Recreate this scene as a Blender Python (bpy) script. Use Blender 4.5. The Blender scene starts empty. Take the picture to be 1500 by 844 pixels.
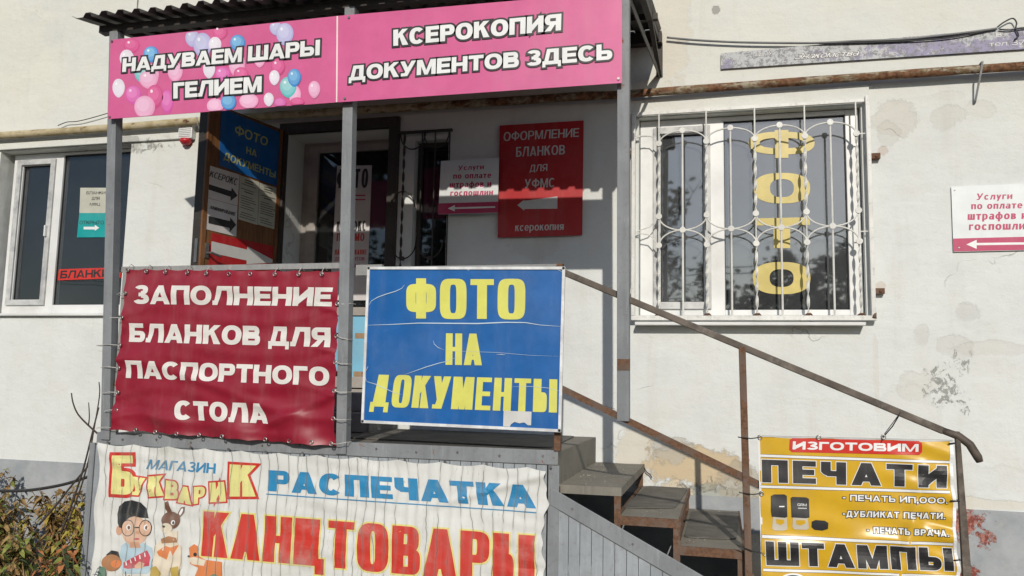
import bpy, bmesh, math, random
from mathutils import Vector, Matrix
from mathutils.geometry import delaunay_2d_cdt
random.seed(7)
SC = bpy.context.scene
COL = SC.collection
# ------------------------------------------------------------------ camera
F_PX = 1198.2
CAM_LOC = Vector((0, -6.0, 1.55))
YAW, PIT, ROL = 0.251622, 0.113415, 0.0195658
_fw = Vector((-math.sin(YAW)*math.cos(PIT), math.cos(YAW)*math.cos(PIT), math.sin(PIT)))
_ri = Vector((math.cos(YAW), math.sin(YAW), 0)); _up = _ri.cross(_fw)
RI = math.cos(ROL)*_ri + math.sin(ROL)*_up
UP = -math.sin(ROL)*_ri + math.cos(ROL)*_up
FW = _fw
cam_d = bpy.data.cameras.new('camera'); cam = bpy.data.objects.new('camera', cam_d); COL.objects.link(cam)
cam_d.sensor_width = 36; cam_d.lens = F_PX/1500*36; cam_d.clip_end = 500; cam_d.clip_start = .05
cam.matrix_world = Matrix(((RI.x, UP.x, -FW.x, CAM_LOC.x), (RI.y, UP.y, -FW.y, CAM_LOC.y), (RI.z, UP.z, -FW.z, CAM_LOC.z), (0, 0, 0, 1)))
SC.camera = cam
# ------------------------------------------------------------------ sky, sun, exposure
SUN_FROM = Vector((0.275, -1.45, 0.71)).normalized()
w = bpy.data.worlds.new('World'); SC.world = w; w.use_nodes = True
nt = w.node_tree; sky = nt.nodes.new('ShaderNodeTexSky'); sky.sky_type = 'NISHITA'; sky.sun_disc = False
sky.sun_elevation = math.asin(SUN_FROM.z); sky.sun_rotation = math.atan2(SUN_FROM.x, SUN_FROM.y)
sky.air_density = 1.0; sky.dust_density = .6; sky.ozone_density = 2.0
nt.links.new(sky.outputs[0], nt.nodes['Background'].inputs[0]); nt.nodes['Background'].inputs[1].default_value = 0.095
sd = bpy.data.lights.new('sun', 'SUN'); sd.energy = 3.1; sd.angle = math.radians(.5); sd.color = (1, .93, .83)
so = bpy.data.objects.new('sun', sd); COL.objects.link(so); so.rotation_euler = SUN_FROM.to_track_quat('Z', 'Y').to_euler()
SC.view_settings.view_transform = 'Standard'; SC.view_settings.look = 'None'
SC.view_settings.exposure = 0.0; SC.view_settings.gamma = 1

# ------------------------------------------------------------------ measuring: a sight line meets a real plane
def sight(px, py): return (px-750)/F_PX*RI - (py-422)/F_PX*UP + FW
class Plane:
    """A vertical plane: origin o, horizontal axis a; local point (u along a, z height, d out towards the viewer)."""
    def __init__(s, o, a=(1, 0, 0)):
        s.o = Vector(o); s.a = Vector(a).normalized(); s.n = Vector((s.a.y, -s.a.x, 0))
        if s.n.dot(CAM_LOC-s.o) < 0: s.n = -s.n
    def uz(s, px, py):
        d = sight(px, py); t = (s.o-CAM_LOC).dot(s.n)/d.dot(s.n); p = CAM_LOC+d*t
        return ((p-s.o).dot(s.a), p.z-s.o.z)
    def P(s, u, z, d=0.0): return s.o+s.a*u+Vector((0, 0, z))+s.n*d
    def at(s, px, py, d=0.0): u, z = s.uz(px, py); return s.P(u, z, d)
def PY(Y): return Plane((0, Y, 0))

# ------------------------------------------------------------------ materials
MATS = {}
class N:
    def __init__(s, name):
        s.m = bpy.data.materials.new(name); s.m.use_nodes = True; s.t = s.m.node_tree
        s.b = s.t.nodes['Principled BSDF']; s.tc = s.t.nodes.new('ShaderNodeTexCoord'); s.geo = None
    def pos(s):
        if not s.geo: s.geo = s.t.nodes.new('ShaderNodeNewGeometry')
        return s.geo.outputs['Position']
    def lk(s, a, b): s.t.links.new(a, b)
    def put(s, sock, v):
        if hasattr(v, 'is_output') or isinstance(v, bpy.types.NodeSocket): s.lk(v, sock)
        elif isinstance(v, (tuple, list)) and len(v) == 3 and sock.type == 'RGBA': sock.default_value = (*v, 1)
        else: sock.default_value = v
    def math(s, op, a, b=0.0, c=None, clamp=False):
        n = s.t.nodes.new('ShaderNodeMath'); n.operation = op; n.use_clamp = clamp
        s.put(n.inputs[0], a); s.put(n.inputs[1], b)
        if c is not None: s.put(n.inputs[2], c)
        return n.outputs[0]
    def mapping(s, v, scale=(1, 1, 1), loc=(0, 0, 0)):
        n = s.t.nodes.new('ShaderNodeMapping'); s.lk(v, n.inputs[0]); n.inputs['Scale'].default_value = scale; n.inputs['Location'].default_value = loc
        return n.outputs[0]
    def noise(s, scale, detail=4, rough=.55, v=None, dist=0.0):
        n = s.t.nodes.new('ShaderNodeTexNoise'); n.inputs['Scale'].default_value = scale; n.inputs['Detail'].default_value = detail
        n.inputs['Roughness'].default_value = rough; n.inputs['Distortion'].default_value = dist
        s.lk(v if v is not None else s.pos(), n.inputs['Vector']); return n.outputs['Fac']
    def vor(s, scale, v=None, feat='F1'):
        n = s.t.nodes.new('ShaderNodeTexVoronoi'); n.feature = feat; n.inputs['Scale'].default_value = scale
        s.lk(v if v is not None else s.pos(), n.inputs['Vector']); return n.outputs['Distance']
    def step(s, x, a, b, lo=0.0, hi=1.0):
        n = s.t.nodes.new('ShaderNodeMapRange'); n.interpolation_type = 'SMOOTHSTEP'
        s.put(n.inputs[0], x); n.inputs[1].default_value = a; n.inputs[2].default_value = b; n.inputs[3].default_value = lo; n.inputs[4].default_value = hi
        return n.outputs[0]
    def mix(s, f, a, b, mode='MIX'):
        n = s.t.nodes.new('ShaderNodeMix'); n.data_type = 'RGBA'; n.blend_type = mode
        s.put(n.inputs[0], f); s.put(n.inputs[6], a); s.put(n.inputs[7], b); return n.outputs[2]
    def sep(s, v=None):
        n = s.t.nodes.new('ShaderNodeSeparateXYZ'); s.lk(v if v is not None else s.pos(), n.inputs[0]); return n.outputs
    def bump(s, h, strength=.3, dist=.01, prev=None):
        n = s.t.nodes.new('ShaderNodeBump'); n.inputs['Strength'].default_value = strength; n.inputs['Distance'].default_value = dist
        s.lk(h, n.inputs['Height'])
        if prev is not None: s.lk(prev, n.inputs['Normal'])
        return n.outputs[0]
    def done(s, col, rough=.6, metal=0.0, normal=None, spec=.5):
        s.put(s.b.inputs['Base Color'], col); s.put(s.b.inputs['Roughness'], rough); s.b.inputs['Metallic'].default_value = metal
        s.b.inputs['Specular IOR Level'].default_value = spec
        if normal is not None: s.lk(normal, s.b.inputs['Normal'])
        MATS[s.m.name] = s.m; return s.m

def simple(name, col, rough=.5, var=.12, sc=12, bump=.15, bd=.003, bsc=60, metal=0, dirt=None, dirt_amt=.25, spec=.5):
    n = N(name); f = n.noise(sc, 5)
    d = tuple(c*(1-var*2) for c in col); l = tuple(min(1, c*(1+var)) for c in col)
    c = n.mix(n.step(f, .3, .7), d, l)
    if dirt:
        c = n.mix(n.math('MULTIPLY', n.step(n.noise(sc*.35, 6, .7), .48, .72), dirt_amt), c, dirt)
    nor = n.bump(n.noise(bsc, 4), bump, bd)
    return n.done(c, n.step(n.noise(sc*2), .2, .8, max(0, rough-.08), rough+.1), metal, nor, spec)

def painted(name, col, rust=(.17, .07, .03), amt=.5, rough=.5, sc=9, spec=.4):
    """paint over steel, worn through to rust in patches"""
    n = N(name); a = n.noise(sc, 8, .72); m = n.step(a, amt, amt+.05)
    p = n.mix(n.step(n.noise(5, 4), .3, .7), tuple(c*.85 for c in col), tuple(c*1.08 for c in col))
    r = n.mix(n.step(n.noise(60, 4), .35, .65), rust, tuple(min(1, c*1.6) for c in rust))
    oi = n.t.nodes.new('ShaderNodeObjectInfo'); p = n.mix(n.math('MULTIPLY', oi.outputs['Random'], .22), p, tuple(c*.62 for c in col)); p = n.mix(n.step(n.noise(1, 6, .7, n.mapping(n.pos(), (26, 26, 1.8))), .45, .75, 0, .45), p, tuple(c*.6 for c in col)); p = n.mix(n.step(n.noise(1, 5, .7, n.mapping(n.pos(), (40, 40, 3), (3, 1, 2))), .56, .72, 0, .35), p, tuple(min(1, c*1.5+.03) for c in col))
    g = n.mix(n.math('MULTIPLY', n.step(n.noise(35, 6, .7), .5, .75), .35), p, (.12, .1, .08))
    c = n.mix(m, g, r)
    h = n.math('SUBTRACT', n.math('MULTIPLY', n.noise(90, 3), .4), m)
    return n.done(c, n.step(m, 0, 1, rough, .9), 0, n.bump(h, .35, .002), spec)

def wall_material(name='whitewashed_plaster'):
    n = N(name); x, y, z = n.sep(); W = PY(0)
    cool = (.70, .725, .71); warm = (.70, .695, .615)
    big = n.noise(.7, 5, .6); mid = n.noise(3.2, 6, .62); fine = n.noise(22, 6, .7)
    zz = n.math('ADD', z, n.math('MULTIPLY', n.math('SUBTRACT', big, .5), 1.6))
    c = n.mix(n.step(zz, 2.6, 4.2), cool, warm)
    c = n.mix(n.step(big, .38, .66, 0, .5), c, (.63, .66, .655))
    c = n.mix(n.step(mid, .44, .70, 0, .25), c, (.62, .59, .50))
    c = n.mix(n.step(fine, .52, .74, 0, .25), c, (.50, .48, .44))
    c = n.mix(n.step(n.noise(1.6, 7, .68, n.mapping(n.pos(), (1, 1, 1), (5, 3, 9))), .48, .72, 0, .3), c, (.55, .57, .57))
    c = n.mix(n.step(n.noise(60, 5, .75), .58, .72, 0, .35), c, (.42, .41, .38))
    # faint runs of dirt, coarse brushed whitewash
    run = n.noise(1, 5, .6, n.mapping(n.pos(), (5.5, 1, .5)))
    c = n.mix(n.step(run, .54, .78, 0, .28), c, (.50, .47, .40))
    h = n.math('ADD', n.math('MULTIPLY', n.noise(9, 7, .65), .8), n.math('MULTIPLY', n.noise(70, 3), .22))
    wv = n.mapping(n.pos(), (1.1, 1, 1.4)); nz = n.t.nodes.new('ShaderNodeTexNoise'); nz.inputs['Scale'].default_value = 3; nz.inputs['Detail'].default_value = 6; n.lk(n.pos(), nz.inputs['Vector'])
    ad = n.t.nodes.new('ShaderNodeVectorMath'); ad.operation = 'MULTIPLY_ADD'; n.lk(nz.outputs['Color'], ad.inputs[0]); ad.inputs[1].default_value = (.9, .9, .9); n.lk(wv, ad.inputs[2])
    ed = n.vor(.62, ad.outputs[0], 'DISTANCE_TO_EDGE'); crk = n.math('MULTIPLY', n.step(ed, .0055, .0015), n.step(n.noise(1.1, 2), .56, .62)); c = n.mix(n.math('MULTIPLY', crk, .4), c, (.30, .29, .26)); h = n.math('SUBTRACT', h, crk)
    h = n.math('ADD', h, n.math('MULTIPLY', n.noise(2.4, 3, .5, n.mapping(n.pos(), (1, 1, 2.2))), 1.8))
    wob = n.noise(5, 9, .74); wob2 = n.noise(17, 8, .8, n.mapping(n.pos(), (1, 1, .75)), .8)
    blobs = [  # px centre, px radius, colour, strength, ragged
        ((1312, 172), (42, 26), (.50, .46, .38), .75, 1.0), ((1300, 196), (16, 20), (.52, .49, .42), .6, 1.2), ((1388, 172), (26, 16), (.52, .49, .42), .6, 1.4), ((1440, 160), (22, 14), (.55, .52, .44), .5, 1.2),
        ((1390, 140), (25, 7), (.55, .52, .46), .4, 1.2),
        ((1018, 684), (78, 34), (.58, .46, .29), .9, 1.1), ((985, 660), (30, 22), (.46, .44, .38), .7, 1.6), ((1035, 730), (80, 22), (.36, .38, .335), .8, 1.1), ((1085, 715), (40, 40), (.42, .38, .30), .7, 1.2),
        ((930, 665), (30, 45), (.60, .52, .38), .45, 1.0), ((990, 720), (28, 22), (.66, .58, .44), .9, 1.2),
        ((1418, 458), (20, 14), (.48, .47, .43), .7, 1.0), ((1350, 490), (11, 15), (.50, .49, .45), .6, 1.0), ((1400, 508), (30, 18), (.50, .48, .42), .65, 1.0), ((1452, 510), (60, 12), (.52, .49, .43), .55, 1.1),
        ((1345, 562), (36, 22), (.56, .53, .46), .6, 1.2), ((1330, 600), (50, 40), (.60, .58, .52), .35, 1.2),
        ((196, 212), (22, 12), (.17, .16, .14), .85, 2.4), ((330, 195), (60, 10), (.3, .27, .22), .5, 2.0),
        ((782, 355), (40, 24), (.48, .46, .40), .55, 1.6), ((1000, 60), (10, 6), (.40, .38, .35), .5, 1.4), ((1048, 15), (7, 8), (.30, .29, .27), .8, 1.0),
        ((1293, 222), (9, 8), (.42, .25, .12), .7, 1.3), ((1290, 420), (8, 7), (.42, .25, .12), .6, 1.3), ((1283, 545), (5, 60), (.55, .40, .25), .3, 1.2),
        ((1430, 738), (110, 9), (.62, .55, .42), .8, .9), ((1440, 700), (140, 22), (.60, .60, .57), .4, 1.0), ((985, 15), (30, 120), (.66, .56, .42), .35, .8), ((25, 60), (60, 40), (.47, .52, .5), .22, 1.6), ((120, 30), (70, 60), (.50, .54, .53), .22, 1.6)]
    for (cx, cy), (rx, ry), col, st, rag in blobs:
        u, v = W.uz(cx, cy); u2, _ = W.uz(cx+rx, cy); _, v2 = W.uz(cx, cy+ry); RX = abs(u2-u); RZ = abs(v-v2)
        dx = n.math('DIVIDE', n.math('SUBTRACT', x, u), RX); dz = n.math('DIVIDE', n.math('SUBTRACT', z, v), RZ)
        r = n.math('SQRT', n.math('ADD', n.math('MULTIPLY', dx, dx), n.math('MULTIPLY', dz, dz)))
        e = n.math('ADD', r, n.math('MULTIPLY', n.math('SUBTRACT', wob, .5), 2.2*rag))
        m = n.math('MULTIPLY', n.step(e, .93, .80), st*(.48 if cx > 1110 or cx < 900 else 1)); rim = n.math('MULTIPLY', n.math('MULTIPLY', n.step(e, 1.0, .93), n.step(e, .86, .92)), st*.35); c = n.mix(rim, c, (.36, .34, .30))
        c = n.mix(m, c, col); h = n.math('SUBTRACT', h, n.math('MULTIPLY', m, .55))
    # flaked spots showing the grey render
    for (cx, cy), (rx, ry), th in (((1378, 566), (34, 36), .57), ((1398, 528), (30, 22), .60), ((1410, 600), (30, 18), .62), ((1030, 715), (90, 20), .60), ((215, 215), (40, 10), .56)):
        u, v = W.uz(cx, cy); u2, _ = W.uz(cx+rx, cy); _, v2 = W.uz(cx, cy+ry)
        dx = n.math('DIVIDE', n.math('SUBTRACT', x, u), abs(u2-u)); dz = n.math('DIVIDE', n.math('SUBTRACT', z, v), abs(v-v2))
        r = n.math('SQRT', n.math('ADD', n.math('MULTIPLY', dx, dx), n.math('MULTIPLY', dz, dz)))
        m = n.math('MULTIPLY', n.step(n.math('SUBTRACT', wob2, n.math('MULTIPLY', r, .09)), th-.09, th-.07), n.step(r, 1.25, .7)); m = n.math('MULTIPLY', m, .8); c = n.mix(m, c, (.24, .25, .23)); h = n.math('SUBTRACT', h, m)
    return n.done(c, .85, 0, n.bump(h, .55, .012), .2)

def plinth_material():
    n = N('grey_plinth_paint'); x, y, z = n.sep(); W = PY(-.008)
    c = n.mix(n.step(n.noise(2.5, 6, .6), .35, .68), (.29, .315, .335), (.42, .44, .455))
    c = n.mix(n.step(n.noise(14, 6, .7), .52, .72, 0, .5), c, (.42, .41, .38))
    wob = n.noise(13, 8, .75); h = n.noise(9, 7, .65)
    for (cx, cy), (rx, ry) in (((1405, 766), (32, 22)), ((1443, 788), (12, 12)), ((1420, 840), (14, 9)), ((1410, 842), (12, 8))):
        u, v = W.uz(cx, cy); u2, _ = W.uz(cx+rx, cy); _, v2 = W.uz(cx, cy+ry)
        dx = n.math('DIVIDE', n.math('SUBTRACT', x, u), abs(u2-u)); dz = n.math('DIVIDE', n.math('SUBTRACT', z, v), abs(v-v2))
        r = n.math('SQRT', n.math('ADD', n.math('MULTIPLY', dx, dx), n.math('MULTIPLY', dz, dz)))
        m = n.step(n.math('ADD', r, n.math('MULTIPLY', n.math('SUBTRACT', n.noise(20, 8, .8, None, 1.2), .5), 6.5)), .95, .88)
        br = n.mix(n.step(n.noise(45, 4), .4, .6), (.22, .06, .045), (.42, .2, .16)); c = n.mix(m, c, br); h = n.math('SUBTRACT', h, m)
    return n.done(c, .8, 0, n.bump(h, .5, .012), .25)

def print_mat(name, col, rough=.45, crack=False, fade=.06, spec=.45, bumpy=.08):
    """printed ink on a sign; crack: the creased vinyl of the old shop banner"""
    n = N(name); c = n.mix(n.step(n.noise(6, 5, .6), .3, .75), tuple(k*(1-fade) for k in col), tuple(min(1, k*(1+fade)+fade*.12) for k in col))
    c = n.mix(n.step(n.noise(1, 6, .7, n.mapping(n.pos(), (9, 9, 1.1))), .46, .78, 0, .10), c, (.40, .38, .35)); c = n.mix(n.step(n.noise(2.2, 6, .7), .45, .8, 0, .08), c, (.5, .49, .47))
    h = n.noise(14, 4)
    if crack:
        x, y, z = n.sep(); wb = n.noise(3.5, 3, .5); X = n.math('ADD', n.math('MULTIPLY', x, 15.6), n.math('MULTIPLY', n.math('SUBTRACT', wb, .5), 1.5))
        fr = n.math('ABSOLUTE', n.math('SUBTRACT', n.math('FRACT', X), .5))
        on = n.step(n.noise(1, 4, .6, n.mapping(n.pos(), (13, 1, 3.2))), .43, .53)
        l = n.math('MULTIPLY', n.step(fr, .050, .012), on)
        c = n.mix(n.math('MULTIPLY', l, .85), c, (.10, .095, .085))
        X2 = n.math('ADD', n.math('MULTIPLY', x, 31), n.math('MULTIPLY', n.noise(16, 5, .7), 2.0)); f2 = n.math('ABSOLUTE', n.math('SUBTRACT', n.math('FRACT', X2), .5))
        l2 = n.math('MULTIPLY', n.step(f2, .05, 0), n.step(n.noise(5, 3), .5, .6)); c = n.mix(n.math('MULTIPLY', l2, .5), c, (.22, .21, .19))
        c = n.mix(n.step(fr, .28, .0, 0, .16), c, (.30, .29, .26))
        c = n.mix(n.step(n.noise(3.5, 7, .7), .48, .75, 0, .45), c, (.42, .41, .37))
        h = n.math('SUBTRACT', h, l)
    return n.done(c, rough, 0, n.bump(h, bumpy*(3 if crack else 1), .004), spec)

def glass_material(name, tint=(.9, .93, .93), base=.12, see=.65, dust=.085):
    n = N(name); t = n.t; out = t.nodes['Material Output']
    tr = t.nodes.new('ShaderNodeBsdfTransparent'); tr.inputs[0].default_value = (*[see*k for k in tint], 1)
    gl = t.nodes.new('ShaderNodeBsdfGlossy'); gl.inputs['Roughness'].default_value = .025; gl.inputs[0].default_value = (.95, .97, 1, 1)
    fr = t.nodes.new('ShaderNodeFresnel'); fr.inputs[0].default_value = 1.65
    nb = n.bump(n.noise(1.6, 2), .05, .02); n.lk(nb, gl.inputs['Normal'])
    f = n.math('ADD', fr.outputs[0], base, clamp=True); mx = t.nodes.new('ShaderNodeMixShader')
    df = t.nodes.new('ShaderNodeBsdfDiffuse'); df.inputs[0].default_value = (.55, .58, .60, 1); m2 = t.nodes.new('ShaderNodeMixShader'); n.lk(n.step(n.noise(2.2, 5, .6), .3, .75, dust*.7, dust*1.3), m2.inputs[0]); n.lk(tr.outputs[0], m2.inputs[1]); n.lk(df.outputs[0], m2.inputs[2])
    n.lk(f, mx.inputs[0]); n.lk(m2.outputs[0], mx.inputs[1]); n.lk(gl.outputs[0], mx.inputs[2]); n.lk(mx.outputs[0], out.inputs[0])
    MATS[name] = n.m; return n.m

def wood_material(name, a, b):
    n = N(name); v = n.mapping(n.pos(), (9, 9, .9)); f = n.noise(2.2, 6, .65, v, 1.5)
    c = n.mix(n.step(f, .3, .7), a, b); c = n.mix(n.step(n.noise(3, 6, .7), .5, .75, 0, .4), c, tuple(k*.4 for k in a))
    return n.done(c, .55, 0, n.bump(f, .2, .002), .4)

def cable_pipe_material():
    n = N('flaking_pipe_paint'); x, y, z = n.sep()
    a = n.noise(10, 8, .75, n.mapping(n.pos(), (.6, 1.6, 1.6))); right = n.step(x, -3.4, -1.2)
    ochre = n.mix(n.step(n.noise(14, 5), .35, .65), (.36, .29, .16), (.50, .43, .28))
    rust = n.mix(n.step(n.noise(30, 5, .7), .35, .65), (.085, .04, .022), (.25, .13, .07))
    pale = n.mix(n.step(n.noise(26, 4), .4, .6), (.20, .155, .09), (.36, .31, .23))
    m = n.step(n.math('ADD', a, n.math('MULTIPLY', right, .13)), .56, .64)
    c = n.mix(m, n.mix(right, ochre, pale), rust)
    return n.done(c, .85, 0, n.bump(n.math('SUBTRACT', n.noise(40, 5), m), .5, .004), .2)
M = MATS
# ------------------------------------------------------------------ objects, parts
def thing(name, label, cat, loc=(0, 0, 0), group=None, rotz=0.0, rotx=0.0):
    o = bpy.data.objects.new(name, None); o.empty_display_size = .1; COL.objects.link(o); o.location = loc; o.rotation_euler = (rotx, 0, rotz)
    o['label'] = label; o['category'] = cat
    if group: o['group'] = group
    return o
def wmat(o):
    m = Matrix.LocRotScale(o.location, o.rotation_euler.to_quaternion(), None)
    return (wmat(o.parent) @ m) if o.parent else m
class MB:
    """collects shapes given in world coordinates"""
    def __init__(s): s.v = []; s.f = []; s.smooth = False
    def add(s, vs, fs):
        k = len(s.v); s.v += [Vector(v) for v in vs]; s.f += [tuple(i+k for i in f) for f in fs]; return s
    def box(s, a, b, sh=None):
        (x0, y0, z0), (x1, y1, z1) = a, b
        return s.add([(x0, y0, z0), (x1, y0, z0), (x1, y1, z0), (x0, y1, z0), (x0, y0, z1), (x1, y0, z1), (x1, y1, z1), (x0, y1, z1)],
                     [(3, 2, 1, 0), (4, 5, 6, 7), (0, 1, 5, 4), (1, 2, 6, 5), (2, 3, 7, 6), (3, 0, 4, 7)])
    def prism(s, pts, d):
        """pts: planar loop of world points; d: extrusion vector"""
        n = len(pts); d = Vector(d); return s.add([Vector(p) for p in pts]+[Vector(p)+d for p in pts],
            [tuple(range(n))[::-1], tuple(range(n, 2*n))]+[(i, (i+1) % n, (i+1) % n+n, i+n) for i in range(n)])
    def bar(s, p, q, wx, wy, up=(0, 0, 1)):
        p, q = Vector(p), Vector(q); d = (q-p).normalized(); a = d.cross(Vector(up))
        if a.length < .01: a = Vector((1, 0, 0))
        a.normalize(); b = a.cross(d).normalized(); r = []
        for c in (p, q):
            for i, j in ((-1, -1), (1, -1), (1, 1), (-1, 1)): r.append(c+a*wx/2*i+b*wy/2*j)
        return s.add(r, [(0, 1, 2, 3), (7, 6, 5, 4), (0, 4, 5, 1), (1, 5, 6, 2), (2, 6, 7, 3), (3, 7, 4, 0)])
    def tube(s, pts, r, n=8, cap=True):
        pts = [Vector(p) for p in pts]; rs = r if isinstance(r, (list, tuple)) else [r]*len(pts); ring = []; a = None
        for i, p in enumerate(pts):
            d = (pts[min(i+1, len(pts)-1)]-pts[max(i-1, 0)]).normalized()
            if a is None: a = d.cross(Vector((0, 0, 1))); a = Vector((1, 0, 0)) if a.length < .05 else a
            a = (a-d*a.dot(d)).normalized(); b = d.cross(a)
            ring.append([p+(a*math.cos(t)+b*math.sin(t))*rs[i] for t in [2*math.pi*k/n for k in range(n)]])
        vs = [v for r_ in ring for v in r_]; fs = []
        for i in range(len(pts)-1):
            for k in range(n): fs.append((i*n+k, i*n+(k+1) % n, (i+1)*n+(k+1) % n, (i+1)*n+k))
        if cap: fs += [tuple(range(n))[::-1], tuple((len(pts)-1)*n+k for k in range(n))]
        return s.add(vs, fs)
    def disc(s, c, n, r, t, seg=14):
        c = Vector(c); n = Vector(n).normalized(); return s.tube([c-n*t/2, c+n*t/2], r, seg)
    def grid(s, fn, nu, nv):
        vs = [fn(i/nu, j/nv) for j in range(nv+1) for i in range(nu+1)]; W = nu+1
        return s.add(vs, [(j*W+i, j*W+i+1, (j+1)*W+i+1, (j+1)*W+i) for j in range(nv) for i in range(nu)])
    def build(s, name, mat, parent=None, label=None, smooth=False, bevel=0, kind=None, normals=True):
        me = bpy.data.meshes.new(name); me.from_pydata([tuple(v) for v in s.v], [], s.f); me.update()
        if normals:
            bm = bmesh.new(); bm.from_mesh(me); bmesh.ops.recalc_face_normals(bm, faces=bm.faces); bm.to_mesh(me); bm.free()
        if parent is not None: me.transform(wmat(parent).inverted())
        me.materials.append(M[mat] if isinstance(mat, str) else mat)
        o = bpy.data.objects.new(name, me); COL.objects.link(o); o.parent = parent
        if smooth: me.polygons.foreach_set('use_smooth', [True]*len(me.polygons))
        if bevel:
            b = o.modifiers.new('bevel', 'BEVEL'); b.width = bevel; b.segments = 2; b.limit_method = 'ANGLE'
        if label: o['label'] = label
        if kind: o['kind'] = kind
        return o
def tag(o, label, cat, group=None):
    o['label'] = label; o['category'] = cat
    if group: o['group'] = group
    return o
def copy_part(o, parent, loc=(0, 0, 0), rot=(0, 0, 0), scale=(1, 1, 1)):
    c = o.copy(); COL.objects.link(c); c.parent = parent; c.location = loc; c.rotation_euler = rot; c.scale = scale; return c

# ------------------------------------------------------------------ lettering: heavy block letters as polygons
def rect(x0, y0, x1, y1): return ('p', [(x0, y0), (x1, y0), (x1, y1), (x0, y1)])
def poly(*p): return ('p', list(p))
def diag(x0, y0, x1, y1, t): return poly((x0, y0), (x0+t, y0), (x1+t, y1), (x1, y1))
def ring(cx, cy, rx, ry, tx, ty, a0=0, a1=360): return ('r', cx, cy, rx, ry, tx, ty, a0, a1)
def bowl(x0, w, y0, y1, s, h):
    ry = (y1-y0)/2; rx = min((w-x0)*.62, ry*1.05)
    return [ring(w-rx, (y0+y1)/2, rx, ry, s, h, -90, 90), rect(x0, y0, w-rx+.002, y0+h), rect(x0, y1-h, w-rx+.002, y1)]
def glyph(c, w, s, h):
    m = .5
    if c == 'А': return [diag(0, 0, (w-s)/2, 1, s), diag(w-s, 0, (w-s)/2, 1, s), rect((w-s)/2*.28+s*.5, .17, w-((w-s)/2*.28+s*.5), .17+h*.85)]
    if c == 'Б': return [rect(0, 0, s, 1), rect(0, 1-h, w*.9, 1)]+bowl(s*.5, w, 0, .6, s, h)
    if c == 'В': return [rect(0, 0, s, 1)]+bowl(s*.5, w*.94, 1-.5-h*.2, 1, s*.95, h)+bowl(s*.5, w, 0, .5+h*.3, s, h)
    if c == 'Г': return [rect(0, 0, s, 1), rect(0, 1-h, w, 1)]
    if c == 'Д':
        k = s*.62; return [rect(0, 0, w, h), rect(0, -.17, k, h), rect(w-k, -.17, w, h), rect(w-k*.75-s, 0, w-k*.75, 1), rect(w*.25, 1-h, w-k*.8, 1), poly((k*.5, h*.5), (k*.5+s*.85, h*.5), (w*.25+s*.8, 1), (w*.25, 1))]
    if c == 'Е': return [rect(0, 0, s, 1), rect(0, 1-h, w, 1), rect(0, 0, w, h), rect(0, .5-h/2, w*.93, .5+h/2)]
    if c in 'З3': return [ring(w*.48, .74, w*.45, .26+.005, s*.95, h*.9, -90, 155), ring(w*.5, .275, w*.5, .275, s, h*.95, -158, 90), rect(w*.34, .5-h*.42, w*.52, .5+h*.42)]
    if c == 'И': g = min(.5, s*1.25); return [rect(0, 0, s, 1), rect(w-s, 0, w, 1), poly((s*.8, 0.03), (w-s*.8, 1-g-.03), (w-s*.8, .97), (s*.8, g+.03))]
    if c == 'К': return [rect(0, 0, s, 1), poly((s*.8, .36), (w-.02, 1), (w-s*1.25, 1), (s*.8, .64)), poly((s+(w-s)*.12, .56), (w-s*1.22, 0), (w, 0), (s+(w-s)*.42, .72))]
    if c == 'Л': return [rect(w-s, 0, w, 1), rect(w*.24, 1-h, w, 1), poly((w*.04, 0), (w*.04+s*.75, 0), (w*.24+s*.9, .9), (w*.24+s*.9, 1), (w*.24, 1)), rect(0, 0, s*.55, h)]
    if c == 'М': k = s*.95; return [rect(0, 0, k, 1), rect(w-k, 0, w, 1), poly((k*.35, 1), (k*1.25, 1), (w/2+k*.38, 0), (w/2-k*.38, 0)), poly((w-k*.35, 1), (w-k*1.25, 1), (w/2-k*.38, 0), (w/2+k*.38, 0))]
    if c == 'Н': return [rect(0, 0, s, 1), rect(w-s, 0, w, 1), rect(0, .5-h/2, w, .5+h/2)]
    if c == 'О': return [ring(w/2, .5, w/2, .51, s, h)]
    if c == 'П': return [rect(0, 0, s, 1), rect(w-s, 0, w, 1), rect(0, 1-h, w, 1)]
    if c in 'РR':
        r = [rect(0, 0, s, 1)]+bowl(s*.5, w, .36, 1, s, h)
        return r+([diag(w-s, 0, w*.4, .45, s)] if c == 'R' else [])
    if c in 'СG':
        r = [ring(w/2, .5, w/2, .51, s, h, 42, 318)]
        return r+([rect(w*.5, .3, w, .3+h), rect(w-s*.9, .1, w, .4)] if c == 'G' else [])
    if c == 'Т': return [rect(0, 1-h, w, 1), rect((w-s)/2, 0, (w+s)/2, 1)]
    if c == 'У': return [poly((w*.18, 0), (w*.18+s, 0), (w, 1), (w-s, 1)), poly((0, 1), (s, 1), (w*.5+s*.4, .28), (w*.5-s*.42, .2)), rect(w*.06, 0, w*.3, h*.9)]
    if c == 'Ф': return [ring(w/2, .52, w/2, .36, s*.95, h), rect((w-s)/2, 0, (w+s)/2, 1.02)]
    if c == 'Ц': q = w-s*.42; return [rect(0, 0, s, 1), rect(q-s, 0, q, 1), rect(0, 0, w, h), rect(w-s*.7, -.18, w, h)]
    if c == 'Ч': return [rect(w-s, 0, w, 1), rect(0, .55, s, 1), rect(s*.6, .36, w, .36+h), ring(s*1.3, .62, s*1.3, .26, s, h, 180, 270)]
    if c == 'Ш': return [rect(0, 0, s, 1), rect(w-s, 0, w, 1), rect((w-s)/2, 0, (w+s)/2, 1), rect(0, 0, w, h)]
    if c == 'Ь': return [rect(0, 0, s, 1)]+bowl(s*.5, w, 0, .6, s, h)
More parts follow.
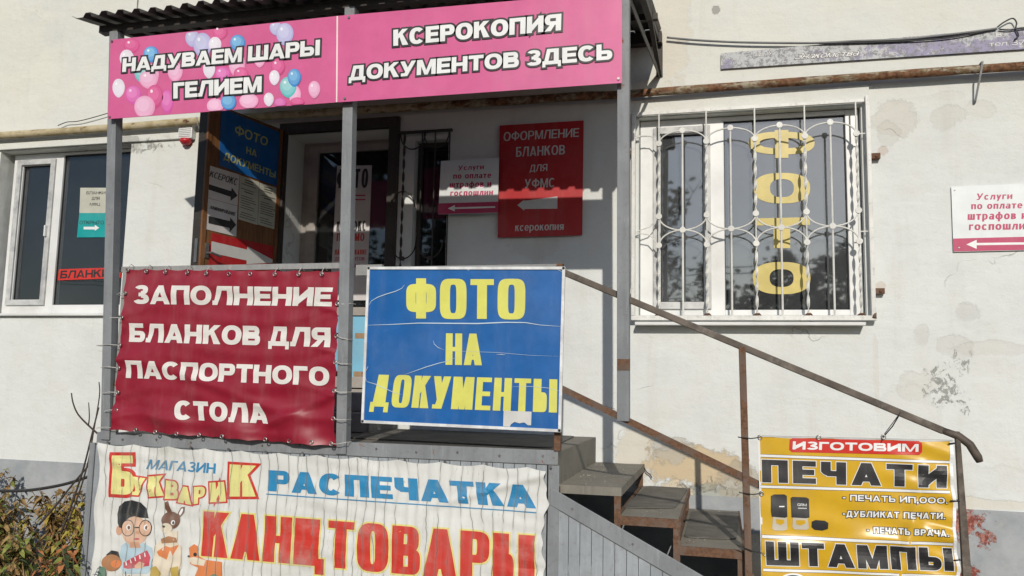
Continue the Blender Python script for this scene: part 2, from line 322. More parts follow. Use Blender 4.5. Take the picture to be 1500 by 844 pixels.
    if c == 'Ы': return [rect(0, 0, s, 1), rect(w-s, 0, w, 1)]+bowl(s*.5, w-s*1.28, 0, .6, s*.95, h)
    if c == 'Я': return [mirror(p, w) for p in [rect(0, 0, s, 1)]+bowl(s*.5, w, .36, 1, s, h)]+[poly((0, 0), (s*1.15, 0), (w*.62+s*.2, .45), (w*.55-s*.5, .45))]
    if c == '7': return [rect(0, 1-h, w, 1), poly((w*.2, 0), (w*.2+s, 0), (w, 1-h*.5), (w-s, 1-h*.5))]
    if c == '-': return [rect(w*.1, .36, w*.9, .36+h)]
    if c in '.,': return [rect(0, 0, s, h)]+([poly((s*.4, .02), (s, .02), (s*.3, -.2), (0, -.2))] if c == ',' else [])
    if c in 'сгпотшнилвям':
        return [scale_y(p, .74) for p in glyph(c.upper(), w, s, h/.74)]
    if c == 'а': return [ring(w*.45, .23, w*.45, .235, s*.9, h*.8), rect(w-s, 0, w, .55), ring(w*.52, .5, w*.48, .245, s*.9, h*.8, 0, 150)]
    if c == 'е': return [ring(w/2, .37, w/2, .375, s, h*.85, 0, 325), rect(s*.5, .37-h*.36, w-.002, .37+h*.36)]
    if c == 'р': return [rect(0, -.25, s, .74)]+bowl(s*.5, w, 0, .74, s, h*.85)
    if c == 'у': return [poly((w*.15, -.25), (w*.15+s, -.25), (w, .74), (w-s, .74)), poly((0, .74), (s, .74), (w*.5+s*.45, .05), (w*.5-s*.45, 0))]
    if c == 'ф': return [ring(w/2, .37, w/2, .37, s*.9, h*.85), rect((w-s)/2, -.25, (w+s)/2, .98)]
    if c == 'к': return [scale_y(p, .74) for p in glyph('К', w, s, h)]
    return []
def mirror(p, w):
    if p[0] == 'p': return ('p', [(w-x, y) for x, y in p[1]][::-1])
    return ('r', w-p[1], p[2], p[3], p[4], p[5], p[6], 180-p[8], 180-p[7])
def scale_y(p, k):
    if p[0] == 'p': return ('p', [(x, y*k) for x, y in p[1]])
    return ('r', p[1], p[2]*k, p[3], p[4]*k, p[5], p[6]*k, p[7], p[8])
WID = dict(zip('АБВГДЕЗИКЛМНОПРСТУФЦЧШЫЬЯ', (.98, .84, .86, .70, 1.0, .78, .80, .92, .90, .94, 1.10, .90, .98, .90, .84, .90, .84, .92, 1.12, .98, .84, 1.26, 1.18, .82, .90)))
WID.update({'-': .45, '.': .0, ',': .0, 'G': .95, 'R': .86, '3': .78, '7': .74, ' ': .34, 'а': .68, 'е': .70, 'р': .72, 'у': .68, 'ф': .95, 'к': .66})
for _c in 'сгпотшнилвям': WID[_c] = WID[_c.upper()]*.76
def expand(p, o, n2):
    out = []
    if p[0] == 'p':
        pts = [Vector(q) for q in p[1]]; k = len(pts); ar = sum(pts[i].x*pts[(i+1) % k].y-pts[(i+1) % k].x*pts[i].y for i in range(k))
        if ar < 0: pts.reverse()
        if o:
            r = []
            for i in range(k):
                a = (pts[i]-pts[i-1]).normalized(); b = (pts[(i+1) % k]-pts[i]).normalized(); na = Vector((a.y, -a.x)); nb = Vector((b.y, -b.x))
                bi = na+nb; bi = bi/max(.3, bi.length_squared)*2; r.append(pts[i]+bi*o)
            pts = r
        return [pts]
    _, cx, cy, rx, ry, tx, ty, a0, a1 = p; full = a1-a0 >= 359.9
    if o and not full: e = math.degrees(o/max(.1, (rx+ry)/2-tx/2)); a0 -= e; a1 += e
    seg = max(6, int(abs(a1-a0)/11)); O = []; I = []
    for i in range(seg+1):
        t = math.radians(a0+(a1-a0)*i/seg); c, s_ = math.cos(t), math.sin(t)
        ex = 2/n2; cc = math.copysign(abs(c)**ex, c); ss = math.copysign(abs(s_)**ex, s_)
        O.append(Vector((cx+(rx+o)*cc, cy+(ry+o)*ss))); I.append(Vector((cx+max(.004, rx-tx-o)*cc, cy+max(.004, ry-ty-o)*ss)))
    return [[O[i], O[i+1], I[i+1], I[i]] for i in range(seg)]
def set_text(txt, s=.25, h=.2, aspect=1.0, gap=.09, n2=2.3, grow=0.0, shear=0.0, space=.34):
    """-> (verts in units of cap height, triangles, width); aspect = wanted width/height of the whole line"""
    base = 0; fixed = 0
    for c in txt:
        if c in '.,': fixed += s
        elif c == ' ': fixed += space
        else: base += WID[c]
    fixed += gap*(len(txt)-1); k = max(.2, (aspect-fixed)/max(.01, base)); x = 0; V = []; Fc = []
    for c in txt:
        w_ = s if c in '.,' else (space if c == ' ' else WID[c]*k)
        vs = []; fs = []
        for part in glyph(c, w_, min(s, w_*.42) if c not in '.,' else s, h):
            for q in expand(part, grow, n2):
                i0 = len(vs); vs += [Vector((v.x, v.y)) for v in q]; fs.append(list(range(i0, i0+len(q))))
        if vs:
            r = delaunay_2d_cdt(vs, [], fs, 0, 1e-5); off = len(V)
            V += [(v.x+x+shear*v.y, v.y) for v in r[0]]
            for f_, of in zip(r[2], r[5]):
                if of: Fc.append(tuple(i+off for i in f_))
        x += w_+gap
    return V, Fc, aspect
def densify(pts, Fc, dens):
    bm = bmesh.new(); vv = [bm.verts.new((p.x, p.y, 0)) for p in pts]
    for f_ in Fc:
        try: bm.faces.new([vv[i] for i in f_])
        except ValueError: pass
    lo = [min(p[i] for p in pts) for i in (0, 1)]; hi = [max(p[i] for p in pts) for i in (0, 1)]
    for ax in (0, 1):
        t = math.ceil(lo[ax]/dens)*dens
        while t < hi[ax]:
            bmesh.ops.bisect_plane(bm, geom=bm.verts[:]+bm.edges[:]+bm.faces[:], plane_co=(t, 0, 0) if ax == 0 else (0, t, 0), plane_no=(1, 0, 0) if ax == 0 else (0, 1, 0)); t += dens
    bm.verts.index_update(); pts = [v.co.to_2d() for v in bm.verts]; Fc = [tuple(v.index for v in f_.verts) for f_ in bm.faces]; bm.free(); return pts, Fc
def lay(tris, quad, plane, d, disp=None, dens=None):
    """lay flat lettering on a sign; quad = (TL, TR, BR, BL) in plane coordinates (u, z)"""
    V, Fc, W = tris; TL, TR, BR, BL = [Vector(q) for q in quad]; mb = MB()
    pts = []
    for x, y in V:
        a = x/W; pts.append((BL.lerp(BR, a)).lerp(TL.lerp(TR, a), y))
    if dens: pts, Fc = densify(pts, Fc, dens)
    mb.add([plane.P(p.x, p.y, d+(disp(p.x, p.y) if disp else 0)) for p in pts], Fc); return mb
def quad_px(plane, TL, TR, BR, BL): return [plane.uz(*q) for q in (TL, TR, BR, BL)]
def zp(ox, oy, s, *pts): return [(ox+x/s, oy+y/s) for x, y in pts]
def text(parent, plane, txt, q, mat, d=.002, s=.25, h=.2, outline=None, omat=None, disp=None, dens=None, name='lettering', gap=.09, n2=2.3, shear=0.0, space=.34):
    """q: four picture points where the line stands; measured on the sign's plane"""
    Q = quad_px(plane, *q); TL, TR, BR, BL = [Vector(k) for k in Q]
    H = ((TL-BL).length+(TR-BR).length)/2; W = ((TR-TL).length+(BR-BL).length)/2; asp = W/H
    if outline: lay(set_text(txt, s, h, asp, gap, n2, outline, shear, space), Q, plane, d-.001, disp, dens).build('letter_outline', omat, parent, normals=False)
    return lay(set_text(txt, s, h, asp, gap, n2, 0.0, shear, space), Q, plane, d, disp, dens).build(name, mat, parent, normals=False)
def ccw(p):
    return p[::-1] if sum(p[i-1].x*p[i].y-p[i].x*p[i-1].y for i in range(len(p))) < 0 else p
def flat(parent, plane, pts, mat, d, name, disp=None, seg=0):
    """flat printed shape from picture points measured on the plane"""
    P2 = [Vector(plane.uz(*p)) for p in pts]
    fn = lambda p: plane.P(p.x, p.y, d+(disp(p.x, p.y) if disp else 0))
    if seg and len(P2) == 4:
        A, B, C_, D_ = P2; mb = MB().grid(lambda u, v: fn(D_.lerp(C_, u).lerp(A.lerp(B, u), v)), seg, max(1, seg//6))
    elif disp:
        P2 = ccw(P2); r = delaunay_2d_cdt(P2, [], [list(range(len(P2)))], 0, 1e-5); fs = [tuple(f_) for f_, o_ in zip(r[2], r[5]) if o_]; vs_, fs = densify(list(r[0]), fs, .012 if seg == 0 else .02); mb = MB().add([fn(v) for v in vs_], fs)
    else: mb = MB().add([fn(p) for p in P2], [tuple(range(len(P2)))])
    return mb.build(name, mat, parent, normals=False)
def ell(cx, cy, rx, ry, n=28, rot=0.0, tail=0.0):
    r = []
    for i in range(n):
        t = 2*math.pi*i/n; x = math.cos(t)*rx; y = math.sin(t)*ry
        if y > 0 and tail: y *= 1+tail*(1-abs(math.cos(t)))
        r.append((cx+x*math.cos(rot)-y*math.sin(rot), cy+x*math.sin(rot)+y*math.cos(rot)))
    return r
def panel(parent, plane, q, t, mat, name='panel', d=0.0):
    """rigid board: four picture points, thickness t behind its face (face at offset d)"""
    P = [plane.at(*k, d) for k in q]; return MB().prism(P, -plane.n*t).build(name, mat, parent)
# ------------------------------------------------------------------ material set
wall_material(); plinth_material(); cable_pipe_material()
simple('ground_soil', (.16, .14, .11), .95, .25, 3, .5, .02, 20)
simple('asphalt', (.07, .07, .072), .9, .2, 4, .5, .01, 60)
simple('white_plastic', (.74, .75, .74), .35, .04, 4, .03, .001, 30, dirt=(.4, .38, .33), dirt_amt=.35)
simple('dirty_white_plastic', (.55, .56, .55), .5, .1, 12, .06, .001, 30, dirt=(.18, .18, .20), dirt_amt=.75)
simple('shaded_door_plastic', (.36, .33, .30), .5, .08, 6, dirt=(.15, .13, .12), dirt_amt=.6)  # white plastic with dirt; shade of the porch recess darkened into the base colour
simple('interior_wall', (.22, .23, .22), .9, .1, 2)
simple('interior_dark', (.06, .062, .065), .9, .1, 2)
simple('black_rubber', (.02, .02, .022), .6)
painted('grey_steel', (.25, .265, .28), amt=.625, rough=.55, sc=7)
painted('worn_grey_steel', (.30, .305, .30), (.14, .075, .045), .62, .6, 7)
painted('rusty_steel', (.16, .105, .075), (.11, .058, .034), .47, .75, 6)
painted('dark_steel', (.045, .038, .033), (.10, .05, .03), .62, .6)
painted('white_steel', (.74, .74, .70), (.26, .10, .04), .73, .5, 14)
painted('tread_steel', (.235, .22, .185), (.13, .075, .045), .60, .75, 5)
painted('siding_grey', (.34, .37, .395), (.2, .14, .10), .70, .5, 6)
simple('rubber_mat', (.135, .13, .115), .9, .15, 9, .5, .004, 120, dirt=(.2, .18, .15), dirt_amt=.5)
simple('roof_metal', (.055, .05, .045), .55, .15, 4, .2, .003, 30, metal=.0)
simple('bright_rail', (.42, .41, .38), .5, .1, 8, dirt=(.2, .1, .05), dirt_amt=.5)
simple('worn_rail_paint', (.115, .09, .07), .6, .25, 14, .3, .003, 60, dirt=(.30, .27, .23), dirt_amt=.7)
wood_material('door_wood', (.13, .055, .02), (.25, .115, .045)); wood_material('rail_wood', (.22, .13, .07), (.38, .26, .15))
simple('light_blue_paint', (.20, .48, .66), .5, .06, 5, dirt=(.3, .35, .36), dirt_amt=.3)
simple('concrete', (.27, .26, .24), .9, .2, 5, .5, .01, 50)
simple('black_cable', (.03, .03, .03), .55); simple('grey_cable', (.16, .165, .165), .5)
simple('tie_cord', (.55, .54, .5), .7); simple('black_tie', (.02, .02, .02), .5); simple('eyelet_metal', (.45, .44, .42), .35, metal=.9)
simple('white_edge', (.72, .73, .73), .4); simple('bolt_metal', (.28, .27, .26), .4, metal=.8)
simple('red_plastic', (.50, .02, .03), .35); simple('twig_bark', (.06, .045, .035), .8)
glass_material('window_glass'); glass_material('dark_window_glass', base=.01, see=.55, dust=.03); glass_material('porch_glass', base=.0, see=.5, dust=.02)
_n = N('lamp_tube'); _n.b.inputs['Base Color'].default_value = (.6, .65, .62, 1); _n.b.inputs['Emission Color'].default_value = (.8, .95, .9, 1); _n.b.inputs['Emission Strength'].default_value = 1.0; MATS['lamp_tube'] = _n.m

# ------------------------------------------------------------------ ground
g = MB().add([(-120, -140, 0), (120, -140, 0), (120, 60, 0), (-120, 60, 0)], [(0, 1, 2, 3)]).build('ground', 'ground_soil'); g['kind'] = 'structure'
g = MB().box((-60, -40, -.2), (60, -2.9, .004)).build('pavement', 'asphalt'); g['kind'] = 'structure'

# ------------------------------------------------------------------ the building
B = thing('apartment_building', 'long whitewashed plaster ground-floor wall with grey painted plinth behind the porch', 'building', (0, 0, 0))
X0, X1, ZT = -15.0, 9.0, 9.0
OPEN = [(-6.47, -5.05, 2.07, 3.575), (-3.52, -2.57, 1.42, 3.575), (-2.37, -2.085, 2.0, 3.455), (-.585, .965, 2.045, 3.53)]
DEP = [.17, .38, .20, .14]
xs = sorted({X0, X1, -5.095, *[v for o in OPEN for v in o[:2]]}); zs = sorted({0.0, ZT, *[v for o in OPEN for v in o[2:]]})
mb = MB()
for i in range(len(xs)-1):
    for j in range(len(zs)-1):
        cx, cz = (xs[i]+xs[i+1])/2, (zs[j]+zs[j+1])/2
        if any(o[0] < cx < o[1] and o[2] < cz < o[3] for o in OPEN): continue
        mb.add([(xs[i], 0, zs[j]), (xs[i+1], 0, zs[j]), (xs[i+1], 0, zs[j+1]), (xs[i], 0, zs[j+1])], [(0, 1, 2, 3)])
for (a, b, c, d), t in zip(OPEN, DEP):
    t += .12
    mb.add([(a, 0, c), (b, 0, c), (b, 0, d), (a, 0, d), (a, t, c), (b, t, c), (b, t, d), (a, t, d)], [(0, 1, 5, 4), (1, 2, 6, 5), (2, 3, 7, 6), (3, 0, 4, 7)])
mb.add([(X0, 0, 0), (X0, 9, 0), (X0, 9, ZT), (X0, 0, ZT)], [(0, 1, 2, 3)]).add([(X1, 0, 0), (X1, 9, 0), (X1, 9, ZT), (X1, 0, ZT)], [(0, 1, 2, 3)])
mb.add([(X0, 9, 0), (X1, 9, 0), (X1, 9, ZT), (X0, 9, ZT)], [(0, 1, 2, 3)])
mb.build('wall', 'whitewashed_plaster', B, normals=False)
MB().box((X0-.3, -.3, ZT+.002), (X1+.3, 9.3, ZT+.2)).build('roof', 'roof_metal', B)
MB().box((X0, -.008, -.1), (X1, .0-.0005, .783)).build('plinth', 'grey_plinth_paint', B)
# panel joint above the canopy's left end, a hair-wide groove filled with mortar
MB().box((-5.10, -.004, 3.95), (-5.088, .001, ZT)).build('panel_joint', 'concrete', B)
# rooms behind the windows
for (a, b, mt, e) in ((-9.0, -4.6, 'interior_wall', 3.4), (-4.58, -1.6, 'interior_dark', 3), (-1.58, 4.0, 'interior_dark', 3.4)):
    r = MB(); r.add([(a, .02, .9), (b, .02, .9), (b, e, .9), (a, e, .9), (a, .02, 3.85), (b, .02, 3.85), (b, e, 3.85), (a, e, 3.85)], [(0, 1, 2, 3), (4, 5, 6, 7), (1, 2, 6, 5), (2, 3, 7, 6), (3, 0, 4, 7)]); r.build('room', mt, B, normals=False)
def frame_bars(mb, x0, x1, z0, z1, y, t, wd):
    """rectangular frame, inner hole x0..x1,z0..z1; t = widths (l, r, b, top)"""
    l, r, b, tp = t; mb.box((x0-l, y, z0-b), (x0, y+wd, z1+tp)); mb.box((x1, y, z0-b), (x1+r, y+wd, z1+tp)); mb.box((x0, y, z0-b), (x1, y+wd, z0)); mb.box((x0, y, z1), (x1, y+wd, z1+tp)); return mb
def window(panes, outer, y, mats=('white_plastic', 'window_glass'), sill=None, sash=None, sashmat='dirty_white_plastic'):
    w_ = MB(); x0, x1, z0, z1 = outer; fy = y-.03
    # outer frame with mullions between panes
    w_.box((x0, fy, z0), (panes[0][0], y+.04, z1)); w_.box((panes[-1][1], fy, z0), (x1, y+.04, z1))
    for i, p in enumerate(panes):
        w_.box((p[0], fy, z0), (p[1], y+.04, p[2])); w_.box((p[0], fy, p[3]), (p[1], y+.04, z1))
        if i: w_.box((panes[i-1][1], fy, z0), (p[0], y+.04, z1))
    win = w_.build('window', mats[0], B, bevel=.004)
    for i, p in enumerate(panes):
        MB().box((p[0]-.004, y+.004, p[2]-.004), (p[1]+.004, y+.012, p[3]+.004)).build('pane', mats[1], win)
        frame_bars(MB(), p[0]+.006, p[1]-.006, p[2]+.006, p[3]-.006, y-.012, (.006,)*4, .014).build('gasket', 'black_rubber', win)
    if sash is not None:
        p = panes[sash]; frame_bars(MB(), p[0]-.004, p[1]+.004, p[2]-.004, p[3]+.004, y-.05, (.05, .05, .05, .05), .019).build('sash', sashmat, win, bevel=.004)
        MB().box((p[1]+.015, y-.075, (p[2]+p[3])/2-.05), (p[1]+.03, y-.052, (p[2]+p[3])/2+.05)).build('hinge', 'white_plastic', win)
    if sill: MB().box(*sill).build('sill', 'white_plastic', win, bevel=.003)
    return win
# left window: narrow opening sash and a wide fixed light
window([(-6.315, -5.995, 2.205, 3.46), (-5.865, -5.09, 2.155, 3.545)], (-6.42, -5.055, 2.075, 3.57), .14, ('white_plastic', 'dark_window_glass'), ((-6.50, -.045, 2.045), (-4.98, .14, 2.066)), 0)
# right window
window([(-.43, -.12, 2.15, 3.41), (.03, .87, 2.09, 3.492)], (-.58, .96, 2.05, 3.525), .10, ('white_plastic', 'window_glass'), ((-.60, -.115, 1.968), (.94, .06, 1.99)), 0)
# narrow window by the door
window([(-2.335, -2.10, 2.06, 3.42)], (-2.365, -2.09, 2.005, 3.45), .10, ('dark_steel', 'porch_glass'))
# white plastic door, glazed above, light blue panel below
dy = .30
d_ = MB(); frame_bars(d_, -3.462, -2.60, 1.46, 3.545, dy, (.057, .029, .04, .03), .07); door_frame = d_.build('door_frame', 'shaded_door_plastic', B, bevel=.004)
lf = MB(); frame_bars(lf, -3.37, -2.72, 2.14, 3.485, dy-.02, (.091, .11, .07, .06), .06)
lf.box((-3.461, dy-.02, 1.47), (-3.37, dy+.04, 2.07)).box((-2.72, dy-.02, 1.47), (-2.61, dy+.04, 2.07)).box((-3.37, dy-.02, 1.47), (-2.72, dy+.04, 1.56)); door = lf.build('glazed_door', 'shaded_door_plastic', B, bevel=.004)
MB().box((-3.374, dy+.004, 2.136), (-2.716, dy+.014, 3.489)).build('pane', 'porch_glass', door)
MB().box((-3.372, dy, 1.558), (-2.718, dy+.02, 2.072)).build('lower_panel', 'light_blue_paint', door)
hb = MB().box((-2.68+.0, dy-.035, 2.25), (-2.655, dy-.021, 2.42)); hb.bar((-2.668, dy-.07, 2.36), (-2.76, dy-.07, 2.36), .016, .02).bar((-2.668, dy-.07, 2.36), (-2.668, dy-.03, 2.36), .016, .016); hb.build('handle', 'bolt_metal', door)
# dark steel surround of the outer door
sf = MB(); sf.box((-3.575, -.03, 1.40), (-3.515, .02, 3.66)).box((-2.588, -.03, 1.40), (-2.50, .03, 3.66)).box((-3.515, -.03, 3.575), (-2.588, .03, 3.66)); sf.build('steel_door_surround', 'dark_steel', B, bevel=.003)
# lintel ledge above the left window
MB().box((-9, -.028, 3.585), (-4.45, -.001, 3.645)).build('lintel_ledge', 'whitewashed_plaster', B, bevel=.006)
MB().box((-.66, -.022, 3.56), (1.02, -.001, 3.665)).build('lintel_ledge', 'whitewashed_plaster', B, bevel=.006)
MB().box((-3.7, -.5, 1.162), (-2.45, -.001, 1.30)).box((-3.6, -.28, 1.30), (-2.5, -.001, 1.44)).build('doorstep', 'concrete', B, bevel=.01)

LAMPS = ((-7.15, 1.60), (-7.15, 2.42), (-7.15, 1.24))
# lamps seen through the left window
for i, (x, yy) in enumerate(LAMPS):
    L_ = thing('strip_lamp', ['fluorescent strip lamp on the ceiling behind the left window, middle of the row', 'fluorescent strip lamp on the ceiling behind the left window, deepest in the room', 'fluorescent strip lamp on the ceiling behind the left window, nearest the glass'][i], 'ceiling lamp', (x, yy, 3.8), 'strip lamps on the room ceiling')
    MB().box((x-.05, yy-.11, 3.72), (x+.05, yy+.11, 3.845)).build('housing', 'white_plastic', L_); MB().tube([(x, yy-.10, 3.70), (x, yy+.10, 3.70)], .022).build('tube', 'lamp_tube', L_)

# ------------------------------------------------------------------ porch: deck, posts, railing, boarded skirt
YF = -1.45                       # front line of the deck
ZD = 1.16
PO = thing('entrance_porch', 'raised grey steel porch with boarded skirt, rails and three square posts', 'porch', (-2.4, YF, 0))
FR = PY(-1.50)
PLEAN = lambda z: -1.475-.061*(z-1.1)
def post(px_top, px_bot, z0, z1, yt, label=None, w_=.066):
    (ta, tz), (ba, bz) = PY(yt).uz(*px_top), PY(-1.48).uz(*px_bot); sl = (ta-ba)/(tz-bz)
    a = ba+(z0-bz)*sl; b = ba+(z1-bz)*sl; y0 = PLEAN(z0); y1 = PLEAN(z1)
    m_ = MB().prism([(a, y0, z0), (a+w_, y0, z0), (a+w_, y0+.066, z0), (a, y0+.066, z0)], (b-a, y1-y0, z1-z0))
    return m_.build('post', 'grey_steel', PO, label, bevel=.003)
post((160, 50), (146.5, 640), 1.125, 3.80, -1.638, 'leftmost grey steel post, standing at the deck corner'); post((501.7, 150), (491, 664), 1.10, 3.80, -1.605, 'middle grey steel post between the maroon and blue boards'); post((904, 20), (904, 600), 1.345, 3.80, -1.63, 'rightmost grey steel post, ending in the air on the stair rail')
# weld patch of rust on the right post
_a = PY(-1.515).at(904, 534); MB().box((_a.x-.001, PLEAN(1.64)-.003, _a.z-.03), (_a.x+.066, PLEAN(1.64)+.03, _a.z+.03)).build('weld_plate', 'rusty_steel', PO)
MB().box((-3.925, YF, 1.10), (-.90, -.002, ZD-.002)).build('deck', 'tread_steel', PO)
MB().box((-3.92, YF-.012, 1.092), (-.885, YF-.001, 1.172)).build('fascia', 'grey_steel', PO, bevel=.003)
for k in range(12):
    x = -3.72+k*.25; MB().disc((x, YF-.014, 1.13+.01*(k % 2)), (0, 1, 0), .007, .006, 8).build('rivet', 'bolt_metal', PO)
MB().box((-.898, YF, .96), (-.89, -.003, 1.158)).build('end_plate', 'tread_steel', PO)
MB().box((-.90, YF-.01, .94), (-.875, YF+.02, .975)).build('corner_bracket', 'rusty_steel', PO)
# railing
rb = MB(); rb.box((-3.86, -1.46, 2.215), (-2.20, -1.43, 2.25)).build('top_rail', 'worn_grey_steel', PO)
MB().box((-2.15, -1.46, 2.17), (-1.98, -1.43, 2.235)).box((-1.98, -1.46, 2.19), (-.87, -1.43, 2.22)).build('top_rail', 'worn_grey_steel', PO)
MB().box((-3.81, -1.465, 1.172), (-3.775, -1.44, 2.215)).build('railing_upright', 'worn_grey_steel', PO)
for z in (1.80, 1.57): MB().box((-3.775, -1.455, z-.012), (-2.215, -1.435, z+.02)).build('rail_slat', 'rail_wood', PO); MB().box((-2.14, -1.455, z-.012), (-.90, -1.435, z+.02)).build('rail_slat', 'rail_wood', PO)
MB().box((-.905, -1.475, 1.172), (-.87, -1.44, 2.22)).build('railing_upright', 'rusty_steel', PO)
# rail along the stairs: handrail and lower bar, post, end
hp = [FR.at(*p, .0) for p in ((815, 394), (1085, 512), (1250, 579), (1330, 611), (1385, 632))]
hp = [Vector((p.x, -1.46, p.z)) for p in hp]
s0 = hp[0]; s1 = hp[-1]
MB().bar(s0, s1, .028, .036).build('handrail', 'worn_rail_paint', PO, bevel=.005)
e = [FR.at(*p) for p in ((1383, 631), (1408, 640), (1424, 652), (1436, 671), (1439, 678))]; MB().tube([Vector((p.x, -1.46, p.z)) for p in e], [.017, .02, .021, .021, .016], 10).build('handrail_end', 'worn_rail_paint', PO, smooth=True)
l0 = FR.at(818, 568); l1 = FR.at(1112, 709); MB().bar((l0.x, -1.455, l0.z), (l1.x+.25, -1.455, l1.z-.12), .026, .034).build('lower_rail', 'rusty_steel', PO)
a_, b_ = FR.at(1087.3, 508), FR.at(1100, 844)
MB().bar((a_.x, -1.458, a_.z), (b_.x, -1.458, .0), .036, .036, (0, 1, 0)).build('railing_upright', 'rusty_steel', PO, bevel=.003)
MB().add([(1.120, -1.470, 1.345), (1.142, -1.470, 1.345), (1.142, -1.446, 1.345), (1.120, -1.446, 1.345), (1.135, -1.478, 0), (1.190, -1.478, 0), (1.190, -1.440, 0), (1.135, -1.440, 0)], [(0, 1, 2, 3), (7, 6, 5, 4), (0, 4, 5, 1), (1, 5, 6, 2), (2, 6, 7, 3), (3, 7, 4, 0)]).build('railing_upright', 'worn_rail_paint', PO, bevel=.003)
MB().box((-.937, -1.4628, .01), (-.876, -1.4572, 1.09)).build('corner_strip', 'grey_steel', PO)
# boarded skirt: every board its own part
bw = .0635
def board(x, z1, name='siding_board'):
    key = None; m_ = MB(); t = -.008
    m_.prism([(x+.002, YF-.002, 0.01), (x+bw-.002, YF-.002, .01), (x+bw-.002, YF-.002, z1[1]), (x+.002, YF-.002, z1[0])], (0, .006, 0))
    return m_.build(name, 'siding_grey', PO)
first = None
nb_ = int((3.92-.90)/bw)
for k in range(nb_):
    x = -3.93+k*bw
    if first is None: first = board(x, (1.09, 1.09))
    else: copy_part(first, PO, (k*bw, random.uniform(-.0015, .0015), 0))
MB().box((-3.97, YF-.01, .0), (-3.93, YF+.02, 1.10)).build('corner_strip', 'grey_steel', PO)
MB().box((-3.95, YF+.03, .0), (-3.93, -.01, 1.10)).build('side_cladding', 'siding_grey', PO)

# ------------------------------------------------------------------ stairs beside the wall
ST = thing('staircase', 'rusty open steel stairs beside the wall, right of the porch, with boarded grey side', 'stairs', (-.4, -.75, 0))
TR = [(-.895, -.55, .98), (-.548, -.232, .828), (-.23, .10, .69), (.102, .43, .55), (.432, .76, .41), (.762, 1.09, .27), (1.092, 1.42, .13)]
for i, (a, b, z) in enumerate(TR):
    MB().grid(lambda u, v: Vector((a+(b-a)*u, -1.40+1.388*v, z-.004*math.sin(u*math.pi)*math.sin(v*math.pi)-.0015*math.sin(v*23+i)*math.sin(u*7))), 8, 20).build('tread', 'tread_steel', ST, smooth=True)
    e_ = MB().box((a, -1.412, z-.045), (b+.012, -1.4005, z+.002)).box((b, -1.40, z-.045), (b+.012, -.012, z+.002)); e_.build('tread_edge', 'rusty_steel' if i else 'tread_steel', ST)
    MB().box((b-.028, -1.408, z-.30), (b+.008, -1.385, z-.045)).build('riser_leg', 'rusty_steel', ST)
    MB().box((b-.028, -.05, z-.19), (b+.002, -.02, z-.045)).build('riser_leg', 'rusty_steel', ST)
    MB().bar((b-.012, -1.39, z-.16), (b-.012, -.03, z-.16), .02, .02).build('cross_bar', 'rusty_steel', ST)
MB().box((-.89, -1.3, .1), (1.4, -.02, .12)).build('void_shade_sheet', 'black_rubber', ST)  # black sheet standing in for the shade in the void under the treads
p0 = FR.uz(806, 716); p1 = FR.uz(1040, 852); sl = (p1[1]-p0[1])/(p1[0]-p0[0]); zt = lambda x: p0[1]+(x-p0[0])*sl
MB().prism([(-.925, -1.468, zt(-.925)), (.95, -1.468, zt(.95)), (.95, -1.468, zt(.95)-.095), (-.925, -1.468, zt(-.925)-.095)], (0, .012, 0)).build('stringer', 'grey_steel', ST, bevel=.003)
for k in range(5): xx = -.8+k*.33; MB().disc((xx, -1.47, zt(xx)-.045), (0, 1, 0), .006, .006, 8).build('rivet', 'bolt_metal', ST)
for k in range(29):
    x = -.885+k*bw; z0_, z1_ = zt(x)-.06, zt(x+bw)-.06
    if z1_ < .05: break
    MB().prism([(x+.0015, -1.4555, .01), (x+bw-.0015, -1.4555, .01), (x+bw-.0015, -1.4555, z1_), (x+.0015, -1.4555, z0_)], (0, .006, 0)).build('siding_board', 'siding_grey', ST)
MB().box((-.925, -1.447, .01), (.90, -1.443, .3)).build('backing', 'dark_steel', ST)
# grit and dead leaves blown onto the treads
gm = MB()
for i in range(420):
    a, b, z = random.choice(TR); x = random.uniform(a+.01, b-.01); y = -random.uniform(.02, 1) ** 1.6*1.3-.04; r_ = random.uniform(.002, .006); gm.add([(x-r_, y-r_, z-.003), (x+r_, y-r_, z-.003), (x+r_*.6, y+r_, z-.002), (x-r_, y+r_*.7, z-.003), (x, y, z+r_*.8)], [(0, 1, 4), (1, 2, 4), (2, 3, 4), (3, 0, 4)])
gr_ = gm.build('grit', 'concrete', ST); gr_['kind'] = 'stuff'
# mats
def mat_px(pts, z, label, loc):
    P = []
    for p in pts:
        d = sight(*p); t = (z-CAM_LOC.z)/d.z; q = CAM_LOC+d*t; P.append(Vector((q.x, q.y, z+.001)))
    # rounded corners
    R = []
    n = len(P)
    for i in range(n):
        a, b, c = P[i-1], P[i], P[(i+1) % n]
        for t in (0, .33, .66, 1):
            u = b+(a-b).normalized()*min(.05, (a-b).length*.3)*(1-t)**2+(c-b).normalized()*min(.05, (c-b).length*.3)*t**2; R.append(u)
    o = MB().prism(R, (0, 0, .006)).build('rubber_mat', 'rubber_mat'); o.location = (0, 0, 0); tag(o, label, 'mat', 'rubber mats on the porch and stairs'); return o
mat_px([(912, 745), (989, 745), (1008, 716.5), (948, 713)], .828, 'worn rubber mat on the second step below the deck', None)
mat_px([(1002, 788), (1079, 791), (1082, 752), (1013, 750)], .69, 'worn rubber mat on the third step, beside the rusty upright', None)
mat_px([(506, 642), (806, 657), (842, 640), (560, 628)], 1.16, 'long dark rubber mat lying on the porch deck under the blue board', None)

